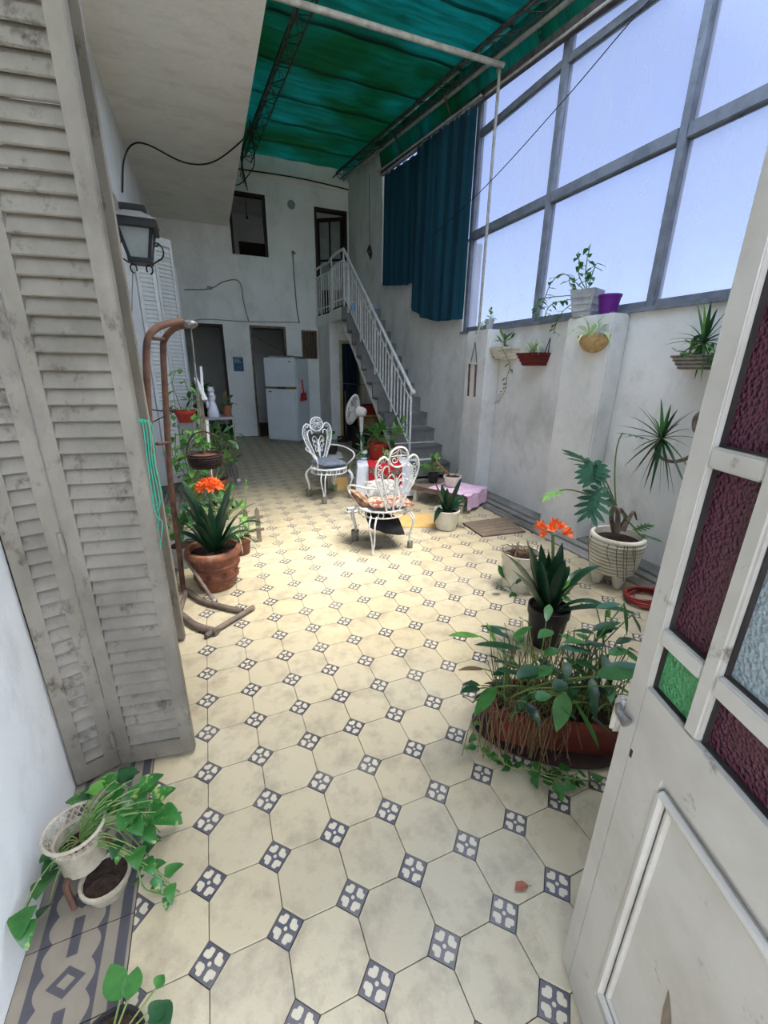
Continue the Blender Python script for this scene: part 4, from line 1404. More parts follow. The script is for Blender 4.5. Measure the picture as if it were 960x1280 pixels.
def rosette(root, base, n, L, W, seed, el=(.4, 1.3), droop=1.2, kind='strap', mt='clivia', spread=.02, az0=None):
    r = random.Random(seed)
    base = V(base)
    for i in range(n):
        az = 2 * PI * i / n + r.uniform(-.35, .35) if az0 is None else r.uniform(*az0)
        e = r.uniform(*el)
        ln = L * r.uniform(.75, 1.1)
        p = base + V((math.cos(az), math.sin(az), 0)) * spread * r.random()
        path = [p.copy()]
        k = 8
        dr = droop * r.uniform(.6, 1.2)
        for j in range(k):
            a = e - dr * ((j + .5) / k) ** 1.4
            p = p + V((math.cos(az) * math.cos(a), math.sin(az) * math.cos(a), math.sin(a))) * ln / k
            path.append(p.copy())
        sd = V((-math.sin(az), math.cos(az), 0))
        MB().ribbon(path, [prof(kind, j / k, W) for j in range(k + 1)], side=sd).build('leaf', mt, root, world=True, smooth=True)


def vine(root, pts, nleaf, size, mt='pothos', seed=1, r=.003, stem='stem', start=0.0, sub=6):
    rr = random.Random(seed)
    path = smooth_path(pts, sub)
    MB().tube(path, r, 5).build('vine_stem', stem, root, world=True, smooth=True)
    for i in range(nleaf):
        f = start + (1 - start) * (i + .6) / nleaf
        q = min(len(path) - 1.001, f * (len(path) - 1))
        p = path[int(q)].lerp(path[int(q) + 1], q % 1)
        az = rr.uniform(0, 2 * PI)
        d = V((math.cos(az), math.sin(az), rr.uniform(-.2, .35)))
        b = p + d * size * .35
        tip = b + V((d.x, d.y, rr.uniform(-1.0, -.2))).normalized() * size * rr.uniform(.8, 1.15)
        leafobj(root, b, tip, size * rr.uniform(.68, .85), bow=size * .2, kind='heart', mt=mt, n=6, fold=.1)
        MB().tube([p, (p + b) / 2 + V((0, 0, size * .12)), b], r * .7, 4).build('leaf_stalk', stem, root, world=True)


def bush(root, c, n, R, size, seed, mt=('leaf', 'leafl'), kind='oval', up=.5, zs=1.0, stalk=True):
    rr = random.Random(seed)
    c = V(c)
    for i in range(n):
        az = rr.uniform(0, 2 * PI)
        e = rr.uniform(-.1, 1.4)
        d = V((math.cos(az) * math.cos(e), math.sin(az) * math.cos(e), math.sin(e) * zs + up * .3))
        p = c + d * R * rr.uniform(.45, 1.0)
        tip = p + (d * .6 + V((rr.uniform(-.4, .4), rr.uniform(-.4, .4), rr.uniform(-.7, .3)))).normalized() * size * rr.uniform(.7, 1.2)
        leafobj(root, p, tip, size * rr.uniform(.45, .65), bow=size * .15, kind=kind, mt=mt[i % len(mt)], n=6)
        if stalk:
            MB().tube(bez(c, c + V((d.x * .2, d.y * .2, d.z * .8)) * R, p, 4), .0025, 4).build('leaf_stalk', 'stem', root, world=True)


def pot(root, prof_, mt, soil_r, soil_z, n=26, name='pot'):
    """lathed pot with an inner wall and a soil disc; local coords."""
    o = MB().lathe(prof_, n).build(name, mt, root, smooth=True)
    mb = MB()
    k = 18
    rr = random.Random(len(root.name) + int(soil_r * 1000))
    vs = [(0, 0, soil_z + .01)]
    for q in (.5, 1.0):
        for j in range(k):
            a = 2 * PI * j / k
            vs.append((soil_r * q * math.cos(a), soil_r * q * math.sin(a), soil_z + (rr.uniform(-.004, .012) if q < 1 else 0)))
    fs = [(0, 1 + j, 1 + (j + 1) % k) for j in range(k)] + [(1 + j, 1 + k + j, 1 + k + (j + 1) % k, 1 + (j + 1) % k) for j in range(k)]
    mb.add(vs, fs).build('soil', 'soil', o, smooth=True)
    return o


def simple_pot(root, rt, rb, h, mt, wall=.008, rim=.0, n=24):
    pr = [(rb, 0), (rt, h)]
    if rim:
        pr = [(rb, 0), (rt - rim, h * .80), (rt, h * .80), (rt, h)]
    pr += [(rt - wall, h), (rt - wall - .004, h * .80), (1e-7, h * .78)]
    return pot(root, pr, mt, rt - wall - .003, h * .87, n)


_fl = None


def flowers(root, c, n, R, seed, size=.05, flat=.6):
    """umbel of trumpet flowers."""
    global _fl
    if _fl is None:
        mb = MB()
        for k in range(6):
            a = 2 * PI * k / 6
            d = V((math.cos(a), math.sin(a), 0))
            path = [V((0, 0, 0)), d * .14 + V((0, 0, .45)), d * .34 + V((0, 0, .8)), d * .62 + V((0, 0, 1.0))]
            mb.ribbon(path, [.12, .26, .34, .05], side=V((-math.sin(a), math.cos(a), 0)), fold=.15)
        _fl = mb.mesh('flower', smooth=True)
        _fl.materials.append(M['flower'])
        mb2 = MB().lathe([(.02, .3), (.05, .6), (.03, .75), (1e-7, .76)], 6)
        flowers.th = mb2.mesh('throat')
        flowers.th.materials.append(M['flowerc'])
    rr = random.Random(seed)
    off = root_loc(root)
    c = V(c)
    for i in range(n):
        az = 2 * PI * i / n * 2.4
        e = .15 + 1.3 * (i / n)
        d = V((math.cos(az) * math.cos(e), math.sin(az) * math.cos(e), math.sin(e) * flat))
        o = link('flower', _fl, None, root)
        o.location = c + d * R * .5 - off
        o.rotation_euler = d.to_track_quat('Z', 'Y').to_euler()
        s = size * rr.uniform(.85, 1.15)
        o.scale = (s, s, s)
        th = link('throat', flowers.th, None, o)


def lobed(root, base, tip, W, mt, lobes=6, seed=0, droop=.25):
    """deeply cut philodendron leaf hanging from base towards tip."""
    base, tip = V(base), V(tip)
    d = (tip - base)
    L = d.length
    d.normalize()
    sd = d.cross(V((0, 0, 1)))
    sd = sd.normalized() if sd.length > .1 else V((1, 0, 0))
    nr = sd.cross(d)
    mb = MB()

    def at(s, t):
        return base + d * (L * s) + sd * (W * t) - nr * (droop * L * (t * t * .8 + (s - .4) ** 2 * .5))
    # midrib blade
    k = 8
    mb.ribbon([at(i / k, 0) for i in range(k + 1)], [W * .34 * max(.1, math.sin(PI * min(1, .12 + .88 * i / k))) for i in range(k + 1)], side=sd, fold=.08)
    for s_ in (-1, 1):
        for j in range(lobes):
            f = -.02 + .8 * j / (lobes - 1)
            ln = .62 * math.sin(PI * (.25 + .6 * (1 - j / lobes)))
            ang = 1.9 - 1.35 * j / (lobes - 1)
            pts = []
            for q in range(5):
                u = q / 4
                pts.append(at(f + u * ln * math.cos(ang) * .9, s_ * (u * ln * math.sin(ang) * 1.0 + .02)))
            mb.ribbon(pts, [W * x for x in (.10, .14, .15, .12, .03)], side=d, fold=.06)
    return mb.build('leaf', mt, root, world=True, smooth=True)

# ================================================================== LEFT SIDE: STAND, BASKET, PLANTS
t = thing('plant_stand_frame', 'rusty bent pipe swing stand on the tiles beside the terracotta pot', 'stand', (-.14, 1.9, 0))
TB = .022
u2 = [P(229, 738, y=2.12), P(224, 690, y=2.12), P(213, 600, y=2.11), P(207, 500, y=2.10), P(204, 440, y=2.10), P(206, 424, y=2.10), P(216, 412, y=2.07), P(228, 407, y=2.03), P(241, 406, y=2.0)]
u1 = [P(205, 760, y=1.82), P(190, 560, y=1.83), P(184, 480, y=1.84), P(183, 440, y=1.85), P(186, 421, y=1.86), P(196, 410, y=1.89), P(212, 404, y=1.93), P(228, 401, y=1.98)]
u1[0].z = .06
u1[0].x = u1[1].x - .03
for u in (u1, u2):
    MB().tube(smooth_path(u, 5), .0175, 10).build('upright', 'rust', t, world=True, smooth=True)
lo2 = u2[0]
MB().tube(smooth_path([lo2, V((lo2.x + .03, 2.10, .025)), P(255, 752, z=TB), P(303, 764, z=TB)], 4), .019, 10).build('foot_tube', 'greypipe', t, world=True, smooth=True)
MB().tube(smooth_path([u1[0], V((u1[0].x + .04, 1.80, .025)), P(245, 782, z=TB), P(272, 790, z=TB)], 4), .022, 10).build('foot_tube', 'greypipe', t, world=True, smooth=True)
MB().tube([P(257, 795, z=.02), P(317, 759, z=.02)], .017, 10).build('front_bar', 'greypipe', t, world=True, smooth=True)
MB().tube([V((lo2.x + .02, 2.1, .03)), V((u1[0].x + .03, 1.8, .03))], .016, 8).build('rear_bar', 'greypipe', t, world=True)
MB().tube([P(231, 697, y=2.12), P(268, 752, z=.03)], .012, 8).build('brace', 'greypipe', t, world=True, smooth=True)
MB().tube([P(191, 423, y=1.87), P(206, 424, y=2.10)], .009, 8).build('spreader', 'rust', t, world=True)
MB().tube([P(196, 555, y=1.85), P(211, 553, y=2.11)], .009, 8).build('spreader', 'rust', t, world=True)
MB().ball(P(268, 752, z=.035), .022).build('clamp', 'steel', t, world=True, smooth=True)
hk = P(238, 405, y=2.0)
MB().ball(hk, .03, 8, (1.3, 1, .8)).build('joint', 'steel', t, world=True, smooth=True)
MB().tube([hk, V((.11, 2.0, 1.45)), V((.105, 2.0, P(253, 585, y=2.0).z + .228))], .005, 5).build('hanging_rod', 'steel', t, world=True)

# wicker hanging basket
bc = P(253, 585, y=2.0)
bc.x = .105
t = thing('wicker_basket', 'dark wicker hanging basket with an arched handle above the orange flowers', 'basket', bc)
wob = []
prf = [(.075, 0), (.10, .02), (.115, .06), (.122, .10), (.125, .115), (.115, .115), (.108, .09), (1e-7, .088)]
MB().lathe(prf, 26).build('bowl', 'wicker', t, smooth=True)
for k in range(6):
    z = .012 + .017 * k
    r = .098 + .028 * math.sin(min(1, z / .1) * PI / 2)
    MB().tube([(r * math.cos(a) + .002 * math.sin(a * 13), r * math.sin(a), z) for a in np.linspace(0, 2 * PI, 30)[:-1]], .0055, 5, closed=True).build('weave_ring', 'wicker', t)
MB().tube([(.125 * math.cos(a), 0, .11 + .17 * math.sin(a)) for a in np.linspace(0, PI, 16)], .006, 6).build('handle', 'wicker', t, smooth=True)
MB().lathe([(.1, .095), (.06, .105), (1e-7, .108)], 16).build('soil', 'terradark', t)
bush(t, bc + V((0, 0, .12)), 7, .06, .05, 3, ('leaf',))
t.scale = (.8, .8, .8)

# red hanging pot with trailing leaves on the white shutter
rc = P(233, 528, y=3.55)
t = thing('hanging_pot', 'small red half pot hung on the white shutter with trailing leaves', 'plant pot', rc)
simple_pot(t, .095, .06, .11, 'redplastic', rim=.006)
MB().tube([V((-.09, 0, .10)), V((-.2, 0, .11)), V((XL - rc.x, 0, .14))], .006, 6).build('wall_bracket', 'black', t)
MB().tube([V((-.09, 0, .10)), V((XL - rc.x, 0, -.05))], .005, 6).build('wall_bracket', 'black', t)
for k, (us) in enumerate(([(228, 516), (222, 500), (216, 480), (219, 465), (228, 462)], [(226, 516), (214, 522), (213, 545), (216, 570), (221, 592)], [(236, 514), (240, 500), (234, 486), (230, 474)], [(231, 516), (224, 530), (226, 560), (230, 590), (226, 615)], [(240, 516), (250, 522), (252, 540), (247, 556)], [(226, 514), (216, 508), (214, 520)])):
    vine(t, [P(u, v, y=3.55 - .02 * i) for i, (u, v) in enumerate(us)], 7 if k != 2 else 5, .075, 'leaf' if k % 2 else 'leafl', 20 + k, .003)
# grey post with pale poles leaning behind the pots
t = thing('leaning_poles', 'bundle of grey and white tipped poles leaning behind the basket', 'poles', V((P(262, 640, y=4.2).x, 4.2, 0)))
for (ua, va, ub, vb, r, mt) in ((258, 640, 245, 470, .018, 'steel'), (262, 600, 250, 495, .030, 'greywood'), (257, 500, 244, 472, .024, 'white'), (254, 500, 251, 458, .016, 'white'), (265, 620, 258, 525, .026, 'white')):
    q0, q1 = P(ua, va, y=4.2), P(ub, vb, y=4.25)
    q0.z = max(0.0, q0.z)
    MB().tube([q0, q1], [r, r * .8], 8).build('pole', mt, t, world=True, smooth=True)

MB().lathe([(.13, 0), (.13, .012), (.03, .03), (.022, .06), (1e-7, .06)], 20, V((P(258, 640, y=4.2).x, 4.2, 0)) - root_loc(t)).build('foot', 'steel', t, smooth=True)

# little folding table with pots near the dark doorway
tc = V((.22, 5.30, 0))
tz = P(272, 520, y=5.3).z
t = thing('folding_table', 'small white topped folding table by the dark back doorway', 'table', tc)
MB().box((-.22, -.20, tz - .03), (.22, .20, tz)).build('tabletop', 'plug', t, bevel=.006)
for sx in (-1, 1):
    MB().tube([(sx * .06 + .06, -.19, tz - .03), (sx * .02 + .19, -.19, .0)], .012, 6).build('leg', 'steel', t)
    MB().tube([(sx * .06 - .04, .17, tz - .03), (sx * .02 + .1, .17, .0)], .012, 6).build('leg', 'steel', t)
MB().tube([(.03, -.19, tz * .75), (.12, -.19, tz * .75)], .008, 6).build('stretcher', 'steel', t)
MB().ball((.2, -.19, .03), .03).build('foot_cap', 'white', t, smooth=True)
sp = tc + V((0, -.08, tz))
t = thing('white_figurine', 'white ceramic figurine on the folding table', 'figurine', sp + V((-.02, 0, 0)))
MB().lathe([(.07, 0), (.075, .05), (.05, .14), (.035, .20), (.045, .22), (.05, .26), (.03, .30), (.045, .33), (.03, .37), (1e-7, .38)], 18).build('body', 'whitestone', t, smooth=True)
MB().ball((-.06, .0, .16), .035, 8, (.7, 1, 1.6)).build('wing', 'whitestone', t, smooth=True)
t = thing('potted_plant', 'terracotta pot with a sparse plant on the folding table', 'potted plant', sp + V((.15, .02, 0)))
simple_pot(t, .07, .05, .14, 'terracotta', rim=.008)
bush(t, sp + V((.15, .02, .15)), 9, .10, .09, 5, ('drystem', 'leaf'))
t = thing('potted_plant', 'dark pot with a spreading plant on the folding table', 'potted plant', sp + V((-.165, .115, 0)))
simple_pot(t, .09, .07, .15, 'blackpot', rim=.006)
bush(t, sp + V((-.165, .115, .18)), 22, .20, .13, 6, ('leafd', 'leaf'))

# terracotta pot with clivia
pc = V((.078, 2.175, 0))
t = thing('potted_clivia', 'banded terracotta pot with orange flowering clivia beside the rusty stand', 'potted plant', pc)
ph = .30
p_ = pot(t, [(.118, 0), (.128, .015), (.138, .06), (.150, .085), (.150, .10), (.146, .102), (.156, .165), (.165, .17), (.165, .19), (.160, .195), (.168, .255), (.188, .262), (.192, .285), (.186, ph), (.155, ph), (.150, ph - .04), (1e-7, ph - .045)], 'terracotta', .152, ph - .035, 30)
for z, r in ((.092, .153), (.18, .168)):
    MB().lathe([(r - .004, z - .012), (r + .001, z - .008), (r + .001, z + .008), (r - .004, z + .012)], 30).build('band', 'terradark', p_, smooth=True)
for k in range(9):
    a = 2 * PI * k / 9 + .2
    mb = MB()
    for q in range(6):
        b = 2 * PI * q / 6
        mb.ball((.153 * math.cos(a + .085 * math.cos(b)), .153 * math.sin(a + .085 * math.cos(b)), .135 + .014 * math.sin(b)), .006, 5)
    mb.build('rosette', 'terradark', p_, smooth=True)
B0 = pc + V((0, 0, ph - .03))
for (u, v, y, W, bow) in ((221, 606, 2.05, .055, .16), (216, 646, 2.1, .05, .10), (230, 677, 2.0, .045, .10), (320, 629, 2.0, .05, .16), (330, 655, 1.98, .045, .20), (322, 668, 2.2, .04, .16), (290, 602, 2.35, .045, .10), (286, 617, 2.2, .045, .08), (238, 620, 2.3, .05, .06), (250, 630, 2.0, .045, .02), (262, 628, 2.15, .04, .0), (228, 600, 2.35, .045, .12), (300, 677, 1.95, .04, .12), (244, 640, 1.98, .05, .06), (276, 632, 2.25, .045, .03), (212, 668, 2.3, .045, .13), (305, 640, 2.1, .045, .12), (308, 660, 2.3, .04, .14), (226, 630, 2.2, .05, .12), (296, 612, 2.1, .045, .10), (240, 655, 1.95, .045, .10), (284, 640, 1.98, .04, .05)):
    tip = P(u, v, y=y)
    leafobj(t, B0 + V(((tip.x - B0.x) * .1, (tip.y - B0.y) * .1, 0)), tip, W * 1.35, bow=bow, mt='clivia', n=10)
fc = P(262, 612, y=2.2)
MB().tube(bez(B0, (B0 + fc) / 2 + V((.0, 0, .05)), fc, 5), .009, 6).build('flower_stalk', 'stem', t, world=True)
flowers(t, fc, 22, .10, 4, .052, .6)

# plants crowding behind the clivia
t = thing('potted_vine', 'leafy climbing plant in a grey pot behind the wicker basket', 'potted plant', (.02, 3.05, 0))
simple_pot(t, .13, .10, .22, 'cementpot', rim=.008)
for k in range(12):
    rr = random.Random(90 + k)
    x0, y0 = .02 + rr.uniform(-.1, .1), 3.05 + rr.uniform(-.1, .1)
    x1 = x0 + rr.uniform(-.22, .24)
    vine(t, [(x0, y0, .2), (x0 + .3 * (x1 - x0), y0, .5), (x1, y0 + .05, .75 + .1 * rr.random()), (x1 + .03, y0 - .1, .95 + rr.uniform(-.15, .12))], 9, .085, ('leaf', 'leafl', 'leafd')[k % 3], 30 + k, .004, start=.2)
t = thing('potted_plant', 'dark leaved plant in a low grey pot left of the clivia pot', 'potted plant', (-.15, 2.62, 0))
simple_pot(t, .12, .09, .18, 'cementpot', rim=.01)
bush(t, (-.15, 2.62, .25), 34, .20, .11, 8, ('leafd', 'leaf', 'leafd'), 'heart')
t = thing('potted_plant', 'grassy pale plant in a small pot right of the clivia pot', 'potted plant', (.27, 2.70, 0))
simple_pot(t, .10, .08, .15, 'terradark', rim=.008)
rosette(t, (.27, 2.70, .14), 22, .30, .012, 9, (.3, 1.4), 1.6, 'spike', 'spider')
bush(t, (.20, 2.72, .30), 34, .22, .09, 10, ('leafl', 'leaf', 'leafd'))
vine(t, [(.30, 2.72, .15), (.36, 2.75, .45), (.38, 2.8, .62)], 6, .06, 'leafl', 55, .004)
t = thing('picket_edging', 'little brown picket edging standing beside the pots', 'fence', (.40, 2.88, 0))
for k in range(2):
    x = -.05 + .10 * k
    MB().add([(x - .02, 0, 0), (x + .02, 0, 0), (x + .02, 0, .30), (x, 0, .33), (x - .02, 0, .30), (x - .02, .015, 0), (x + .02, .015, 0), (x + .02, .015, .30), (x, .015, .33), (x - .02, .015, .30)],
             [(0, 1, 2, 3, 4), (9, 8, 7, 6, 5), (0, 5, 6, 1), (1, 6, 7, 2), (2, 7, 8, 3), (3, 8, 9, 4), (4, 9, 5, 0)]).build('picket', 'greywood', t)
for z in (.10, .22):
    MB().box((-.10, .015, z), (.10, .028, z + .025)).build('rail', 'greywood', t)
t = thing('potted_plant', 'fern like plant in a terracotta pot under the folding table', 'potted plant', (.16, 4.6, 0))
simple_pot(t, .12, .09, .2, 'terracotta', rim=.01)
bush(t, (.18, 4.6, .35), 44, .30, .14, 12, ('leaf', 'leafl', 'leafd'))
bush(t, (.16, 4.6, .62), 24, .22, .12, 13, ('leaf', 'leafl'))
t = thing('paper_butterfly', 'white paper butterfly on a stick among the clivia leaves', 'ornament', P(250, 655, y=2.4))
MB().tube([(0, 0, -.2), (0, 0, .1)], .003, 5).build('stick', 'stem', t)
for sx in (-1, 1):
    MB().add([(0, 0, .02), (sx * .03, .004, .10), (sx * .05, .008, .07), (sx * .035, .006, .0), (sx * .04, .006, -.04), (0, 0, -.02)], [(0, 1, 2, 3, 4, 5)]).build('wing', 'paper', t)

# ================================================================== LOWER LEFT: POTHOS POTS
pz = P(97, 1046, x=-.335)
t = thing('potted_pothos', 'beige lattice pot of variegated pothos against the white wall', 'potted plant', (pz.x, pz.y, 0))
gz = pz.z
rr_ = .066
MB().lathe([(.05, gz - .10), (.056, gz - .095), (rr_ - .006, gz - .02), (rr_, gz - .01), (rr_, gz + .005), (rr_ - .012, gz + .005), (rr_ - .02, gz - .05), (1e-7, gz - .055)], 28).build('pot', 'lattice', t, smooth=True)
MB().lathe([(rr_ - .02, gz - .048), (.05, gz - .035), (1e-7, gz - .04)], 20).build('soil', 'soil', t, smooth=True)
# open lattice gallery above the rim
for k in range(26):
    a0 = 2 * PI * k / 26
    for s_ in (-1, 1):
        a1 = a0 + s_ * 2 * PI / 26 * 1.6
        MB().tube([((rr_ - .004) * math.cos(a0), (rr_ - .004) * math.sin(a0), gz), ((rr_ + .008) * math.cos(a1), (rr_ + .008) * math.sin(a1), gz + .040)], .0022, 4, cap=False).build('lattice_bar', 'lattice', t)
MB().tube([((rr_ + .009) * math.cos(a), (rr_ + .009) * math.sin(a), gz + .042) for a in np.linspace(0, 2 * PI, 37)[:-1]], .005, 6, closed=True).build('lattice_rim', 'lattice', t, smooth=True)
for k in range(3):
    a = math.radians((40, 141, 242)[k])
    MB().tube(smooth_path([(.05 * math.cos(a), .05 * math.sin(a), gz - .095), (.07 * math.cos(a), .07 * math.sin(a), gz * .5), (.06 * math.cos(a), .075 * math.sin(a), 0)], 4), .008, 6).build('stand_leg', 'rust', t, smooth=True)
S = V((pz.x, pz.y, gz))


def PX(us, xs):
    return [P(u, v, z=max(.03, gz + .03 - .05 * i)) if u > 62 else P(u, v, x=x) for i, ((u, v), x) in enumerate(zip(us, xs))]


for k, (us, xs, n, sz2) in enumerate((
        ([(105, 1020), (75, 1060), (62, 1095), (40, 1120), (25, 1155)], (-.33, -.38, -.42, -.43, -.43), 4, .062),
        ([(120, 1030), (150, 1040), (170, 1075), (180, 1110), (210, 1120)], (-.3, -.24, -.2, -.18, -.15), 5, .05),
        ([(110, 1015), (140, 1000), (170, 1010), (200, 1040)], (-.3, -.25, -.22, -.2), 5, .07),
        ([(105, 1010), (130, 985), (165, 985), (205, 1000)], (-.31, -.27, -.23, -.2), 4, .07),
        ([(120, 1030), (150, 1035), (185, 1070), (195, 1100), (225, 1115)], (-.3, -.24, -.2, -.18, -.15), 4, .045))):
    vine(t, PX(us, xs), n, sz2, 'pothos', 60 + k, .0025)
for (ub, vb, ut, vt, x, W, mt) in ((150, 985, 128, 968, -.26, .055, 'pothos'), (165, 1000, 190, 975, -.24, .065, 'pothos'), (190, 1000, 220, 985, -.2, .06, 'pothos'), (195, 1015, 228, 1030, -.2, .07, 'pothos'), (165, 1010, 150, 1040, -.24, .07, 'pothos'), (130, 1015, 110, 1030, -.28, .06, 'pothos'), (175, 1030, 195, 1055, -.22, .055, 'pothos'), (170, 1060, 172, 1088, -.2, .055, 'leaf'), (60, 1095, 45, 1125, -.41, .06, 'leaf'), (30, 1135, 24, 1175, -.43, .06, 'leaf'), (62, 1130, 48, 1148, -.4, .04, 'leafd'), (145, 975, 175, 965, -.26, .05, 'leafd'), (205, 1095, 230, 1080, -.15, .04, 'leaf'), (212, 1105, 215, 1132, -.15, .035, 'leaf'), (85, 1060, 65, 1085, -.36, .05, 'leaf'), (130, 985, 105, 990, -.28, .05, 'leafl'), (150, 1000, 130, 995, -.25, .06, 'pothos'), (175, 985, 205, 968, -.23, .06, 'pothos'), (160, 1020, 178, 1045, -.22, .06, 'pothos'), (140, 1000, 118, 1018, -.26, .06, 'leaf'), (185, 1015, 210, 1012, -.2, .06, 'leaf'), (180, 1075, 195, 1095, -.19, .04, 'pothos'), (190, 1085, 208, 1078, -.18, .035, 'pothos'), (150, 1050, 140, 1075, -.23, .045, 'leafd'), (120, 990, 95, 1000, -.3, .05, 'leafd'), (70, 1075, 52, 1100, -.38, .05, 'leafd'), (165, 975, 150, 960, -.25, .05, 'leafd')):
    zz = .05 + max(0, .24 - .0016 * max(0, vb - 980))
    if ub > 62:
        b_, t_ = P(ub, vb, z=zz), P(ut, vt, z=max(.015, zz - .012))
    else:
        b_, t_ = P(ub, vb, x=x), P(ut, vt, x=x + .01)
    leafobj(t, b_, t_, W * 1.05, bow=.02, kind='heart', mt=mt, n=7)
    MB().tube(bez(S + V((0, 0, -.02)), (S + b_) / 2 + V((0, 0, .06)), b_, 6), .002, 4).build('leaf_stalk', 'stem', t, world=True)
q = P(133, 1098, x=-.28)
t = thing('plant_saucer_pot', 'shallow pale bowl with brown soil under the lattice pot', 'bowl', (q.x, q.y, 0))
simple_pot(t, .068, .05, max(.06, q.z), 'lattice', rim=.006)
q = P(136, 1322, x=-.20)
t = thing('potted_pothos', 'small dark pot of pothos with a white tag standing on the border tiles', 'potted plant', (q.x, q.y, 0))
simple_pot(t, .075, .055, max(.08, q.z), 'blackpot', rim=.006)
for (ub, vb, ut, vt, W, mt) in ((150, 1250, 138, 1205, .05, 'leaf'), (160, 1250, 172, 1208, .045, 'leaf'), (195, 1235, 205, 1218, .03, 'leaf'), (188, 1275, 205, 1250, .045, 'leafd'), (195, 1255, 210, 1290, .05, 'leafd')):
    zz = .16
    leafobj(t, P(ub, vb, z=zz), P(ut, vt, z=zz), W, bow=.01, kind='oval', mt=mt, n=7)
    MB().tube(bez(V((q.x, q.y, q.z - .01)), V((q.x, q.y, q.z + .02)), P(ub, vb, z=zz), 4), .0022, 4).build('leaf_stalk', 'stem', t, world=True)
MB().box((-.004, -.001, 0), (.004, .001, .06), Matrix.Translation((0, 0, max(.08, q.z) - .01))).build('plant_tag', 'white', t)

# ================================================================== WROUGHT IRON CHAIRS
def spiral(cx, cz, r0, turns, a0, sgn=1, n=14):
    return [(cx + r0 * (1 - .75 * k / n) * math.cos(a0 + sgn * turns * 2 * PI * k / n), cz + r0 * (1 - .75 * k / n) * math.sin(a0 + sgn * turns * 2 * PI * k / n)) for k in range(n + 1)]


